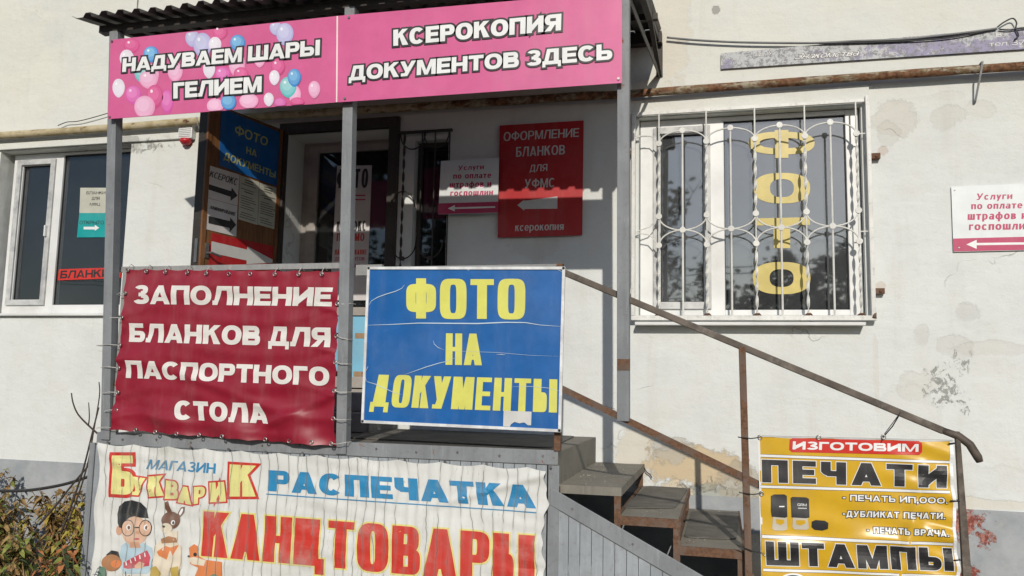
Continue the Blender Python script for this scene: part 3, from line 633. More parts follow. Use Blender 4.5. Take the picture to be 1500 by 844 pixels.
# ------------------------------------------------------------------ canopy
CA = thing('entrance_canopy', 'dark corrugated metal canopy over the porch, on steel rafters', 'canopy', (-2.3, -.8, 4.05))
per = .119; xa, xb = -4.06, -.39; ya, yb = -1.76, -.004; za, zb = 3.845, 4.19
prof = []; x = xa; 
while x < xb:
    for dx, dz in ((0, 0), (.055, 0), (.072, .028), (.108, .028)):
        if x+dx < xb: prof.append((x+dx, dz))
    x += per
vs = []
for x, dz in prof:
    wob = .006*math.sin(x*3.1)+.004*math.sin(x*7.7)
    vs += [(x, ya+.01*math.sin(x*5), za+dz+wob), (x, yb, zb+dz)]
vs2 = [(a, b, c-.0015) for a, b, c in vs]
k = len(vs); fs = [(2*i, 2*i+2, 2*i+3, 2*i+1) for i in range(len(prof)-1)]
mb = MB().add(vs+vs2, fs+[tuple(j+k for j in f)[::-1] for f in fs]+[(2*i, 2*i+k, 2*i+2+k, 2*i+2) for i in range(len(prof)-1)]); mb.build('roof_sheet', 'roof_metal', CA, normals=False)
MB().prism([(-4.06, -1.76, 3.846), (-4.06, -1.62, 3.872), (-4.15, -1.71, 3.895)], (0, 0, .002)).build('bent_corner', 'roof_metal', CA)
MB().box((-4.0, -1.63, 3.802), (-.42, -1.57, 3.85)).build('front_beam', 'dark_steel', CA)
MB().box((-4.0, -.08, 4.08), (-.41, -.005, 4.165)).build('wall_beam', 'dark_steel', CA)
for y in (-1.2, -.6): MB().box((-4.0, y-.02, 4.188+y*.196-.055), (-.40, y+.02, 4.188+y*.196-.012)).build('purlin', 'dark_steel', CA)
for x in (-3.9, -2.2, -.45):
    MB().bar((x, -1.57, 3.845), (x, -.01, 4.13), .04, .045).build('rafter', 'dark_steel', CA)
    MB().bar((x-(.06 if x > -1 else 0), -1.56, 3.78), (x+(.02 if x > -1 else 0), -.005, 3.852), .006, .05).build('tie_bar', 'dark_steel', CA)
MB().bar((-.43, -.02, 3.86), (-.45, -.75, 4.03), .03, .03).bar((-.43, -.01, 3.84), (-.43, -.01, 4.10), .045, .02, (0, 1, 0)).build('bracket', 'dark_steel', CA)
MB().box((-.386, -1.6, 3.93), (-.382, -.005, 4.02)).build('side_flashing', 'roof_metal', CA) if False else None
# flat white packing on the post heads below the beam
# ------------------------------------------------------------------ signs
ink = {}
def I(name, col, **k):
    if name not in ink: print_mat(name, col, **k); ink[name] = name
    return name
I('ink_white', (.80, .81, .80)); I('ink_black', (.018, .018, .02)); I('pink_board', (.64, .115, .285), rough=.38, fade=.05); I('cream_seam', (.85, .72, .70))
I('maroon_vinyl', (.265, .008, .026), rough=.38, bumpy=.15); I('vinyl_white', (.72, .70, .66)); I('blue_board', (.0, .105, .36), rough=.42, fade=.08); I('pale_yellow_ink', (.68, .67, .13))
I('old_vinyl', (.71, .72, .69), rough=.42, crack=True, fade=.05); I('old_red', (.58, .035, .022), rough=.42, crack=True); I('old_blue', (.02, .235, .47), rough=.42, crack=True); I('old_yellow', (.76, .72, .28), crack=True); I('old_halo', (.75, .68, .22), crack=True)
I('yellow_vinyl', (.64, .385, .018), rough=.27, bumpy=.15); I('vinyl_red', (.60, .03, .02), rough=.3); I('red_board', (.42, .010, .014), rough=.4); I('magenta_ink', (.46, .025, .11)); I('faded_white', (.60, .60, .58))
I('teal_ink', (.0, .32, .32)); I('scratch', (.50, .62, .72)); I('stamp_grey', (.02, .02, .022)); I('stamp_clear', (.55, .5, .4)); I('paper', (.62, .60, .60)); I('old_paper', (.50, .50, .42)); I('sign_white', (.70, .74, .74), rough=.4)
SB = -1.506
# ---- pink boards on the posts
S = PY(-1.645)
def screws(parent, plane, pts, d=.004, r=.008):
    for p in pts: MB().disc(plane.at(*p, d), plane.n, r, .006, 8).build('screw', 'bolt_metal', parent)
pk = thing('pink_sign_board', 'pink board printed with balloons and НАДУВАЕМ ШАРЫ ГЕЛИЕМ', 'sign', S.at(325, 110), 'pink fascia boards')
panel(pk, S, [(162, 58.5), (494, 23.5), (493, 150), (158, 174.5)], .004, 'pink_board')
BAL = {'pu': [(.66, .10, .40), (.76, .22, .52), (.9, .6, .8)], 'pk': [(.80, .35, .55), (.86, .52, .70), (.95, .85, .9)], 'wh': [(.74, .66, .76), (.80, .76, .83), (.95, .95, .95)], 'bl': [(.05, .25, .60), (.22, .48, .75), (.7, .85, .95)], 'te': [(.12, .52, .55), (.35, .66, .68), (.8, .9, .9)], 'rd': [(.62, .07, .24), (.74, .16, .36), (.95, .75, .8)], 'li': [(.45, .42, .70), (.58, .58, .80), (.85, .85, .95)]}
for k_, v_ in BAL.items():
    v_.append(tuple((a*.5+b*.5) for a, b in zip(v_[0], v_[1])))
    for j, c_ in enumerate(v_): I('balloon_%s_%s' % ({'pu': 'purple', 'pk': 'pale_pink', 'wh': 'white', 'bl': 'blue', 'te': 'teal', 'rd': 'crimson', 'li': 'lilac'}[k_], ('edge', 'body', 'shine', 'mid')[j]), c_, rough=.33)
BN = {'pu': 'purple', 'pk': 'pale_pink', 'wh': 'white', 'bl': 'blue', 'te': 'teal', 'rd': 'crimson', 'li': 'lilac'}
balloons = [(300, 440, 36, 62, 'pk'), (175, 270, 48, 42, 'rd'), (145, 345, 42, 50, 'wh'), (290, 320, 45, 45, 'bl'), (240, 430, 50, 56, 'te'), (275, 470, 56, 50, 'pk'), (97, 520, 37, 52, 'wh'), (185, 560, 47, 52, 'pu'), (385, 600, 38, 66, 'pu'), (312, 570, 50, 65, 'rd'), (252, 635, 62, 66, 'pk'), (433, 425, 45, 55, 'pk'),
            (535, 225, 42, 48, 'li'), (700, 190, 44, 42, 'rd'), (595, 265, 55, 70, 'li'), (670, 265, 38, 45, 'wh'), (805, 255, 45, 48, 'bl'), (635, 410, 36, 50, 'wh'), (715, 440, 46, 42, 'pu'), (800, 380, 48, 70, 'pk'), (825, 440, 44, 40, 'rd'), (935, 345, 36, 50, 'pk'), (1030, 165, 36, 40, 'li'), (1085, 200, 52, 62, 'li'),
            (1045, 395, 42, 48, 'rd'), (1023, 460, 31, 42, 'wh'), (1145, 565, 36, 56, 'pk'), (1105, 515, 50, 58, 'te'), (1142, 460, 40, 50, 'bl'), (1260, 530, 35, 48, 'pk'), (990, 590, 30, 38, 'wh'), (672, 630, 50, 44, 'pk'), (752, 605, 46, 46, 'bl'), (872, 600, 57, 44, 'pk'), (1058, 612, 36, 30, 'pu'), (1160, 606, 42, 26, 'rd')]
kk = 0
for cx, cy, rx, ry, c_ in balloons:
    P_ = [(150+x/4.054, y/4.054) for x, y in ell(cx, cy, rx, ry, 24, 0, .18)]
    ymax = lambda x: (150*0 + 174.0 - (x-158)*.0735); ymin = lambda x: 60 - (x-162)*.106
    P_ = [(x, max(min(y, ymax(x)), ymin(x))) for x, y in P_]; dd = .0006+kk*.00003; kk += 1
    flat(pk, S, P_, 'balloon_%s_edge' % BN[c_], dd, 'printed_balloon')
    flat(pk, S, [(x, max(min(y, ymax(x)), ymin(x))) for x, y in [(150+x/4.054, y/4.054) for x, y in ell(cx-rx*.06, cy-ry*.06, rx*.88, ry*.88, 22, 0, .1)]], 'balloon_%s_mid' % BN[c_], .0006+kk*.00003, 'printed_balloon'); kk += 1
    q = [(150+x/4.054, y/4.054) for x, y in ell(cx-rx*.16, cy-ry*.18, rx*.62, ry*.60, 20)]; q = [(x, max(min(y, ymax(x)), ymin(x))) for x, y in q]; kk += 1
    flat(pk, S, q, 'balloon_%s_body' % BN[c_], .0006+kk*.00003, 'printed_balloon')
    if cy-ry*.5 > 130 and cy < 600:
        kk += 1; flat(pk, S, [(150+x/4.054, y/4.054) for x, y in ell(cx-rx*.38, cy-ry*.42, rx*.16, ry*.16, 10)], 'balloon_%s_shine' % BN[c_], .0006+kk*.00003, 'printed_balloon')
AB = dict(s=.31, h=.225)
text(pk, S, 'НАДУВАЕМ ШАРЫ', [(181, 86.5), (469.6, 58.7), (468.8, 81.4), (179.8, 106.2)], 'ink_white', .0062, outline=.115, omat='ink_black', gap=.055, **AB)
text(pk, S, 'ГЕЛИЕМ', [(254.8, 122), (384.3, 112.2), (383.8, 135.2), (254.8, 145)], 'ink_white', .0062, outline=.115, omat='ink_black', gap=.055, **AB)
screws(pk, S, [(164.5, 61), (161, 171.5), (168, 59.5)][:2])
pk2 = thing('pink_sign_board', 'plain pink board lettered КСЕРОКОПИЯ ДОКУМЕНТОВ ЗДЕСЬ', 'sign', S.at(705, 90), 'pink fascia boards')
panel(pk2, S, [(494.6, 23.4), (911, -12.5), (911, 121.5), (493.6, 150)], .004, 'pink_board')
MB().prism([S.at(493.3, 24, .001), S.at(495.4, 23.8, .001), S.at(494.4, 149.8, .001), S.at(492.4, 150, .001)], (0, -.002, 0)).build('edge_strip', 'cream_seam', pk2)
text(pk2, S, 'КСЕРОКОПИЯ', [(576.7, 44.5), (822.7, 20.7), (822, 45), (576.7, 68)], 'ink_white', .0062, outline=.115, omat='ink_black', gap=.075, **AB)
text(pk2, S, 'ДОКУМЕНТОВ ЗДЕСЬ', [(512.5, 97.5), (897, 64.5), (897, 87.5), (511.5, 119)], 'ink_white', .0062, outline=.115, omat='ink_black', gap=.075, **AB)
screws(pk2, S, [(511.5, 26), (505.5, 144.5), (906, 115.5)])

# ---- maroon vinyl banner
MY = PY(-1.515)
ma = thing('vinyl_banner', 'maroon vinyl banner lettered ЗАПОЛНЕНИЕ БЛАНКОВ ДЛЯ ПАСПОРТНОГО СТОЛА, tied between two posts', 'banner', MY.at(330, 520))
mc = [MY.uz(*p) for p in ((184, 393), (497, 396.5), (490, 655), (163.5, 630))]
def fold_maroon(x, z):
    u = (x+3.8)/1.55; v = (z-1.15)/1.08
    d = .0045*math.sin(z*31+x*2.2+1.5*math.sin(x*3))*(.4+.6*v)+.0035*math.sin(z*17-x*5)+.0022*math.sin(z*63+3*math.sin(x*4))*(.5+.5*math.sin(x*2+1))
    for ex, ez, sx in ((-3.82, 1.9, 1), (-3.82, 1.62, 1), (-3.82, 1.38, 1), (-2.25, 1.95, -1), (-2.25, 1.7, -1), (-2.25, 1.45, -1), (-3.82, 1.25, 1)):
        ax = (x-ex)*sx; d += .010*math.exp(-ax/.22)*math.exp(-((z-ez-.25*ax)/(.012+.05*abs(ax)))**2)-.006*math.exp(-ax/.25)*math.exp(-((z-ez+.35*ax)/(.012+.06*abs(ax)))**2)
    d += .013*math.exp(-((z-1.47+.17*math.sin((x+3.0)*2.0))/.035)**2)+.010*math.exp(-((z-1.30+.10*(x+3.6))/.03)**2)*(1 if x < -2.6 else .3)
    d += .024*max(0, 1-v*4)*math.sin(x*15+z*11)+.010*max(0, v-.8)*5*math.sin(x*40)*.5
    d += .016*math.exp(-((z-(1.22+.45*max(0, x+2.75)))/.03)**2)*max(0, min(1, (x+2.9)*3))
    return d
A_, B_, C_, D_ = [Vector(p) for p in mc]
def scal(t, n, amp): return amp*abs(math.sin(math.pi*t*n))
def mfn(u, v):
    p = D_.lerp(C_, u).lerp(A_.lerp(B_, u), v)
    p = p+Vector((0, -scal(u, 10, .010)*max(0, v-.9)*10+scal(u, 11, .007)*max(0, .1-v)*10)); p = p+Vector((scal(v, 7, .009)*(max(0, .06-u)-max(0, u-.94))/.06, 0))
    return MY.P(p.x, p.y, fold_maroon(p.x, p.y))
MB().grid(mfn, 110, 84).build('vinyl_sheet', 'maroon_vinyl', ma, smooth=True)
z9 = lambda *p: zp(140, 370, 2.7225, *p)
for t_, q_ in (('ЗАПОЛНЕНИЕ', z9((155, 130), (948, 140), (942, 215), (150, 205))), ('БЛАНКОВ ДЛЯ', z9((135, 282), (938, 300), (935, 378), (132, 356))), ('ПАСПОРТНОГО', z9((125, 430), (932, 457), (932, 532), (122, 500))), ('СТОЛА', z9((318, 590), (682, 603), (690, 683), (318, 665)))):
    text(ma, MY, t_, q_, 'vinyl_white', .0025, disp=fold_maroon, dens=.018, gap=.07, s=.335, h=.235)
def eyelet(parent, p, n=(0, -1, 0)):
    c = Vector(p); m_ = MB(); R = []
    m_.tube([c+Vector((.0105*math.cos(t), -.001, .0105*math.sin(t))) for t in [2*math.pi*k/10 for k in range(11)]], .0035, 6, False); m_.build('eyelet', 'eyelet_metal', parent, smooth=True)
for x, y in ((131, 72), (205, 75), (280, 78), (368, 81), (444, 84), (534, 86), (620, 86), (717, 87), (812, 87), (904, 86)):
    p = MY.at(140+x/2.7225, 370+y/2.7225, .008); eyelet(ma, p)
    if x not in (534, 620): MB().tube([p, p+Vector((.004, .0, .02)), p+Vector((0, .03, .045)), p+Vector((0, .07, .03))], .0022, 5).build('tie', 'tie_cord', ma)
for x, y in ((91, 700), (164, 707), (243, 715), (328, 722), (417, 727), (508, 733), (597, 738), (681, 745), (776, 751), (865, 756), (943, 762)): eyelet(ma, MY.at(140+x/2.7225, 370+y/2.7225, .012))
for (x, y), (x2, y2) in (((122, 163), (80, 168)), ((108, 260), (28, 268)), ((101, 370), (-2, 371)), ((96, 461), (18, 458)), ((93, 558), (22, 562)), ((88, 629), (30, 634)), ((90, 700), (0, 700))):
    p = MY.at(140+x/2.7225, 370+y/2.7225, .012); q = MY.at(140+x2/2.7225, 370+y2/2.7225, -.01); eyelet(ma, p); MB().tube([p, p.lerp(q, .5)+Vector((0, -.01, .006)), q, q+Vector((.0, .06, 0))], .0025, 5).build('tie', 'tie_cord', ma)
for (x, y), (x2, y2) in (((966, 205), (1018, 203)), ((963, 333), (1008, 347)), ((958, 437), (1006, 445)), ((954, 552), (1003, 557)), ((950, 662), (1000, 667)), ((943, 763), (1000, 757))):
    p = MY.at(140+x/2.7225, 370+y/2.7225, .008); q = MY.at(140+x2/2.7225, 370+y2/2.7225, .004); eyelet(ma, p); MB().tube([p, p.lerp(q, .5)+Vector((0, -.008, -.004)), q, q+Vector((.004, .06, 0))], .0025, 5).build('tie', 'tie_cord', ma)

# ---- blue board
BY = PY(-1.512)
bl = thing('blue_sign_board', 'big blue board lettered ФОТО НА ДОКУМЕНТЫ in yellow, scratched, fixed to the porch rail', 'sign', BY.at(680, 520))
bq = [(540.5, 393), (826, 393), (820, 631), (531.5, 617.5)]
panel(bl, BY, bq, .008, 'blue_board')
Pq = [BY.at(*p) for p in bq]
for i in range(4):
    a, b = Pq[i], Pq[(i+1) % 4]; e_ = (b-a).normalized()*.006; MB().bar(a-e_, b+e_, .016, .016, (0, 1, 0)).build('frame_bar', 'white_edge', bl)
z10 = lambda *p: zp(500, 370, 2.814, *p)
text(bl, BY, 'ФОТО', z10((268, 110), (760, 110), (758, 275), (268, 272)), 'pale_yellow_ink', .003, s=.27, h=.15, n2=4.2, gap=.10)
text(bl, BY, 'НА', z10((432, 333), (580, 335), (580, 465), (430, 463)), 'pale_yellow_ink', .003, s=.235, h=.14, n2=4.2, gap=.06)
text(bl, BY, 'ДОКУМЕНТЫ', z10((137, 503), (891, 523), (889, 660), (118, 634)), 'pale_yellow_ink', .003, s=.245, h=.14, n2=4.2, gap=.08)
def scratch(pts, w0=1.2, o=bl, pl=BY, mt='scratch', name='scratch'):
    pts = [(500+x/2.814, 370+y/2.814) for x, y in pts]; L = []; R = []
    for i, p in enumerate(pts):
        a = pts[max(0, i-1)]; b = pts[min(len(pts)-1, i+1)]; dx, dy = b[0]-a[0], b[1]-a[1]; l = math.hypot(dx, dy); ww = w0*.72*(.25+math.sin(math.pi*i/(len(pts)-1)))*.5
        L.append((p[0]-dy/l*ww, p[1]+dx/l*ww)); R.append((p[0]+dy/l*ww, p[1]-dx/l*ww))
    for i in range(len(pts)-1): pass
    m_ = MB(); n_ = len(pts); m_.add([pl.at(*p, .0042) for p in L+R], [(i, i+1, n_+i+1, n_+i) for i in range(n_-1)]); m_.build(name, mt, o, normals=False)
scratch([(112, 222), (125, 200), (150, 185), (185, 172), (225, 160), (250, 148), (262, 133)], 1.3)
scratch([(105, 300), (200, 297), (320, 291), (430, 292), (560, 293), (680, 288), (760, 289), (820, 299), (905, 305)], 1.9)
scratch([(262, 503), (300, 490), (350, 472), (400, 457), (430, 450), (480, 430)], 1.2)
scratch([(380, 362), (384, 378), (400, 392), (425, 402)], .9); scratch([(430, 404), (520, 408), (640, 412), (780, 424), (905, 428)], .5); scratch([(640, 420), (660, 420), (678, 422)], 1.0)
scratch([(100, 528), (115, 535), (140, 542), (180, 560), (225, 580), (250, 585)], 1.1); scratch([(700, 553), (780, 552), (850, 558), (905, 572)], .9); scratch([(880, 64), (893, 70), (910, 80)], 1.3); scratch([(510, 66), (525, 72), (536, 68)], 1.8)
flat(bl, BY, z10((670, 652), (785, 656), (783, 712), (770, 712), (755, 700), (735, 704), (715, 698), (700, 708), (695, 718), (668, 716)), 'faded_white', .0050, 'torn_sticker')
MB().tube([BY.at(*p, .006) for p in z10((112, 470), (98, 500), (104, 528), (96, 520))], .002, 5).build('tie', 'tie_cord', bl)

# ---- old white shop banner on the skirt
WY = PY(-1.478)
wb = thing('shop_banner', 'old creased white vinyl banner of the stationery shop, nailed over the boarded skirt', 'banner', WY.at(470, 760))
def fold_white(x, z):
    d = .0032*abs(math.sin(x*math.pi/.0635+.9*math.sin(z*7+x*1.7)))*(.55+.45*math.sin(x*4.1+z*3))+.006*math.sin(x*2.7+1.2*math.sin(z*5))*math.sin(z*6+x)+.003*math.sin(z*24+x*4)*math.sin(x*9)+.002*math.sin(z*70+x*13)*(.5+.5*math.sin(x*5))
    top = (1.08-z)
    if top < .10: d += .010*abs(math.sin((x+3.8)*math.pi/.265))*(1-top/.10)
    rx = -.93-x
    if rx < .25: d += .012*(1-rx/.25)*abs(math.sin(z*16+1))
    cr = (z-(.93+.32*(x+1.30)))/.02
    if x > -1.75: d += .012*math.exp(-cr*cr)*min(1, (x+1.75)*3)
    cl = (z-(1.0-.6*(x+3.75)))/.03
    if x < -3.3: d += .010*math.exp(-cl*cl)
    return d
wq = [WY.uz(*p) for p in ((148, 648), (806, 686), (795, 930), (126, 930))]
A2, B2, C2, D2 = [Vector(p) for p in wq]
def wfn(u, v):
    p = D2.lerp(C2, u).lerp(A2.lerp(B2, u), v)
    t = u*11.5; sg = -.016*math.sin(math.pi*(t % 1))*max(0, v-.85)/.15
    rg = (-.028*abs(math.sin(v*8))-.006*math.sin(v*55))*max(0, u-.96)/.04+(.012*math.sin(v*17))*max(0, .03-u)/.03
    p = p+Vector((rg, sg)); return WY.P(p.x, p.y, fold_white(p.x, p.y))
MB().grid(wfn, 340, 60).build('vinyl_sheet', 'old_vinyl', wb, smooth=True)
z12 = lambda *p: zp(130, 640, 4.137, *p)
kw = dict(disp=fold_white, dens=.022)
text(wb, WY, 'МАГАЗИН', z12((366, 135), (762, 160), (770, 222), (352, 193)), 'old_blue', .003, s=.235, h=.17, gap=.09, shear=.22, **kw)
text(wb, WY, 'РАСПЕЧАТКА', [(394, 688.5), (780, 711), (786, 744.7), (392.3, 719.3)], 'old_blue', .003, s=.46, h=.22, gap=.11, n2=2.2, **kw)
flat(wb, WY, [(390, 723), (786.4, 750), (786.4, 751.6), (390, 724.6)], 'old_blue', .003, 'underline', fold_white, 60)
text(wb, WY, 'КАНЦТОВАРЫ', [(299, 748.8), (783.5, 784.6), (783, 858), (295.6, 814)], 'old_red', .0036, s=.345, h=.16, gap=.075, n2=3.2, outline=.035, omat='old_halo', **kw)
for c_, q_ in (('Б', ((152, 112), (290, 112), (280, 352), (142, 345))), ('У', ((278, 238), (350, 250), (335, 355), (265, 350))), ('К', ((367, 240), (460, 232), (462, 355), (370, 362))), ('В', ((476, 262), (548, 272), (545, 378), (466, 374))), ('А', ((560, 298), (620, 305), (622, 412), (540, 396))), ('Р', ((642, 304), (710, 300), (700, 398), (638, 408))), ('И', ((733, 278), (822, 272), (830, 392), (735, 396))), ('К', ((858, 166), (1020, 175), (1012, 362), (850, 362)))):
    text(wb, WY, c_, z12(*q_), 'old_yellow', .0036, s=.40 if c_ != 'Б' else .30, h=.2, outline=.085, omat='old_red', n2=2.6, **kw)
for x, y in ((118, 32), (620, 62), (850, 74), (1075, 90), (1298, 98), (1418, 108)): MB().disc(WY.at(130+x/4.137, 640+y/4.137, .006), (0, 1, 0), .008, .004, 8).build('nail', 'bolt_metal', wb)
for x, y in ((283, 128), (552, 140), (795, 150), (1046, 162), (1435, 182)): MB().disc(WY.at(460+x/4.136, 640+y/4.136, .006), (0, 1, 0), .008, .004, 8).build('nail', 'bolt_metal', wb)
# printed picture: a plain child reading, a hare-like animal, a red squirrel-coloured one
for nm, c_ in (('print_hair', (.02, .022, .025)), ('print_skin', (.72, .46, .32)), ('print_shirt', (.45, .60, .68)), ('print_book', (.55, .07, .10)), ('print_brown', (.17, .08, .05)), ('print_orange', (.70, .22, .07)), ('print_cream', (.74, .66, .52)), ('print_fur', (.42, .20, .09)), ('print_leaf', (.50, .36, .08)), ('print_dark_skin', (.62, .34, .22)), ('print_grass', (.13, .24, .17))): I(nm, c_, crack=True)
z4 = lambda pts: [(130+x/3.46, 600+y/3.46) for x, y in pts]
kz = [0]
def art(pts, mt): kz[0] += 1; flat(wb, WY, z4(pts), mt, .0030+kz[0]*.00012, 'printed_picture', fold_white)
art([(165, 690), (200, 668), (270, 668), (325, 700), (330, 800), (300, 830), (180, 830), (158, 780)], 'print_shirt')
art(ell(156, 612, 15, 24), 'print_dark_skin'); art(ell(236, 615, 64, 74), 'print_skin'); art([(215, 670), (258, 670), (268, 700), (210, 700)], 'print_dark_skin')
art([(150, 575), (146, 530), (158, 490), (185, 465), (225, 458), (268, 470), (296, 500), (306, 550), (290, 548), (262, 548), (232, 540), (205, 548), (180, 575), (170, 600), (158, 598)], 'print_hair')
for cx in (201, 290):
    art(ell(cx, 600, 33, 42, 22), 'print_hair'); art(ell(cx, 600, 29, 38, 22), 'print_skin'); art(ell(cx+4, 597, 12, 15), 'ink_white'); art(ell(cx+6, 598, 7, 10), 'print_brown')
art([(232, 594), (260, 594), (260, 600), (232, 600)], 'print_hair'); art(ell(246, 655, 14, 5), 'print_book'); art(ell(250, 622, 9, 8), 'print_dark_skin')
art([(178, 775), (300, 712), (318, 748), (312, 790), (205, 806), (182, 800)], 'print_book')
art([(236, 790), (262, 768), (290, 778), (280, 800), (240, 806)], 'print_skin')
art([(338, 690), (370, 660), (440, 660), (470, 690), (478, 800), (440, 840), (350, 840), (330, 780)], 'print_cream'); art([(350, 720), (390, 690), (420, 700), (400, 760), (360, 740)], 'print_orange'); art([(410, 700), (460, 685), (430, 740)], 'print_orange')
art([(392, 470), (408, 462), (422, 500), (428, 525), (408, 528), (392, 505)], 'print_brown'); art([(452, 530), (470, 495), (488, 492), (486, 520), (462, 548)], 'print_brown'); art([(460, 528), (472, 503), (482, 500), (480, 518), (466, 536)], 'ink_white')
art(ell(420, 560, 46, 44), 'print_brown'); art(ell(398, 600, 30, 26), 'print_cream'); art(ell(432, 572, 10, 12), 'ink_white'); art(ell(434, 573, 6, 8), 'print_hair'); art([(400, 620), (455, 612), (455, 660), (392, 665)], 'print_cream'); art(ell(384, 592, 7, 6), 'print_hair'); art([(370, 655), (410, 640), (450, 650), (452, 672), (372, 678)], 'print_fur')
art([(512, 700), (540, 680), (556, 690), (560, 740), (600, 760), (680, 770), (680, 850), (540, 850), (560, 800), (520, 780)], 'print_orange'); art([(505, 752), (540, 745), (600, 762), (590, 790), (530, 782)], 'print_cream'); art(ell(545, 733, 9, 10), 'print_hair'); art(ell(512, 742, 6, 5), 'print_hair')
art([(92, 735), (120, 712), (152, 718), (160, 750), (100, 760)], 'print_hair'); art(ell(120, 775, 50, 42), 'print_fur'); art(ell(145, 780, 26, 20), 'print_orange'); art([(320, 800), (350, 790), (375, 830), (360, 850), (320, 845)], 'print_leaf'); art([(420, 800), (460, 792), (470, 845), (430, 850)], 'print_leaf'); art([(60, 790), (90, 800), (95, 850), (50, 850)], 'print_grass')
art([(680, 850), (600, 850), (640, 830)], 'print_grass')
# lettering on the book stays illegible in the photograph: a few pale strokes
for i in range(5): x = 190+i*24; y = 785-i*11; art([(x, y-16), (x+5, y-18), (x+10, y+2), (x+4, y+4)], 'ink_white')

# ---- yellow banner on the stair rail
YY = PY(-1.49)
yb = thing('yellow_banner', 'glossy yellow vinyl banner about stamps, lettered ПЕЧАТИ and ШТАМПЫ, tied to the stair rail', 'banner', YY.at(1255, 760))
def fold_y(x, z):
    v = (1.285-z)/.75; r = max(0, (x-.70)/.42)
    d = .004*math.sin(x*16+z*5)*v+.010*math.exp(-((z-(.98-.28*(x-.6)))/.03)**2)*r+.014*math.exp(-((x-(.97-.25*(1.15-z)))/.03)**2)*min(1, v*2)
    d += .012*math.exp(-((z-(.72+.14*(x-.2)))/.04)**2)+.010*math.exp(-((z-(.58-.22*(x-.2)))/.03)**2)+.005*math.sin(z*40+x*9)*(1-r)*v+.006*math.sin(z*60+x*20)*r
    return d
yq = [YY.uz(*p) for p in ((1112, 639.5), (1396.5, 647), (1413, 930), (1118, 930))]
A3, B3, C3, D3 = [Vector(p) for p in yq]
def yfn(u, v):
    p = D3.lerp(C3, u).lerp(A3.lerp(B3, u), v); p = p+Vector((-.022*abs(math.sin((1-v)*math.pi*3))*max(0, u-.9)*10*(1-v)**.5, -.005*math.sin(u*math.pi*3)**2*(v**8))); return YY.P(p.x, p.y, fold_y(p.x, p.y))
MB().grid(yfn, 90, 90).build('vinyl_sheet', 'yellow_vinyl', yb, smooth=True)
z14 = lambda *p: zp(1080, 560, 2.971, *p)
kw = dict(disp=fold_y, dens=.018)
def stripe(pts, mt, d, seg=30): flat(yb, YY, z14(*pts), mt, d, 'printed_stripe', fold_y, seg)
for (a, b, c, d_) in (((90, 232), (938, 252), (938, 258), (90, 238)), ((93, 312), (928, 342), (928, 355), (93, 326)), ((100, 447), (925, 471), (925, 485), (100, 461)), ((108, 662), (935, 697), (936, 712), (108, 678)), ((113, 808), (955, 840), (955, 852), (113, 822))): stripe((a, b, c, d_), 'ink_black', .0016); stripe(((a[0], a[1]+1.6), (b[0], b[1]+1.6), (c[0], c[1]-1.6), (d_[0], d_[1]-1.6)), 'ink_white', .0022)
stripe(((90, 234), (98, 234), (118, 900), (106, 900)), 'ink_white', .0026, 6); 
m_ = MB(); m_.grid(lambda u, v: yfn(.982+u*.018, v)+Vector((0, -.002, 0)), 2, 60); m_.build('printed_stripe', 'ink_white', yb)
pill = []
for (cx, cy, a0) in ((785, 290, -90), (785, 296, 0), (240, 282, 90), (240, 262, 180)):
    for t in range(0, 91, 30): an = math.radians(a0+t); pill.append((cx+18*math.cos(an), cy+(-1 if a0 in (-90, 180) else 1)*0+20*math.sin(an)))
pill = [(x, y-6) for x, y in pill]
flat(yb, YY, z14(*[(228, 250), (240, 243), (790, 256), (803, 264), (804, 304), (792, 317), (500, 310), (238, 304), (226, 294)]), 'vinyl_red', .0024, 'printed_pill', fold_y)
text(yb, YY, 'ИЗГОТОВИМ', z14((242, 257), (788, 269), (788, 303), (240, 292)), 'ink_white', .0042, s=.36, h=.23, gap=.13, **kw)
text(yb, YY, 'ПЕЧАТИ', z14((106, 336), (913, 364), (912, 460), (108, 435)), 'ink_black', .0034, s=.42, h=.24, gap=.22, outline=.03, omat='ink_white', **kw)
text(yb, YY, 'ШТАМПЫ', z14((122, 690), (933, 722), (943, 822), (127, 795)), 'ink_black', .0034, s=.36, h=.23, gap=.13, outline=.03, omat='ink_white', **kw)
for t_, q_ in (('- ПЕЧАТЬ ИП,ООО.', ((457, 488), (915, 503), (915, 529), (457, 514))), ('-ДУБЛИКАТ ПЕЧАТИ.', ((458, 559), (905, 568), (903, 595), (458, 585))), ('- ПЕЧАТЬ ВРАЧА.', ((562, 629), (918, 642), (917, 669), (562, 655)))):
    text(yb, YY, t_, z14(*q_), 'ink_white', .0034, s=.25, h=.2, gap=.16, outline=.11, omat='ink_black', **kw)
def yart(pts, mt, d=.003): flat(yb, YY, z14(*pts), mt, d, 'printed_stamp', fold_y)
yart([(146, 495), (160, 488), (205, 488), (216, 495), (218, 585), (208, 590), (150, 585), (146, 560)], 'stamp_grey'); yart([(155, 583), (215, 588), (219, 640), (200, 646), (160, 644), (152, 636)], 'stamp_clear', .0026); yart([(168, 595), (203, 598), (205, 612), (190, 622), (170, 615)], 'yellow_vinyl', .0032)
yart([(232, 504), (240, 499), (300, 501), (312, 508), (314, 588), (300, 592), (236, 588)], 'stamp_grey'); yart([(242, 586), (306, 590), (312, 636), (300, 643), (246, 640), (240, 630)], 'stamp_clear', .0026); yart([(256, 600), (294, 600), (297, 614), (275, 624), (256, 618)], 'yellow_vinyl', .0032)
yart([(324, 606), (340, 599), (380, 602), (396, 612), (394, 638), (370, 646), (335, 642), (323, 630)], 'stamp_grey')
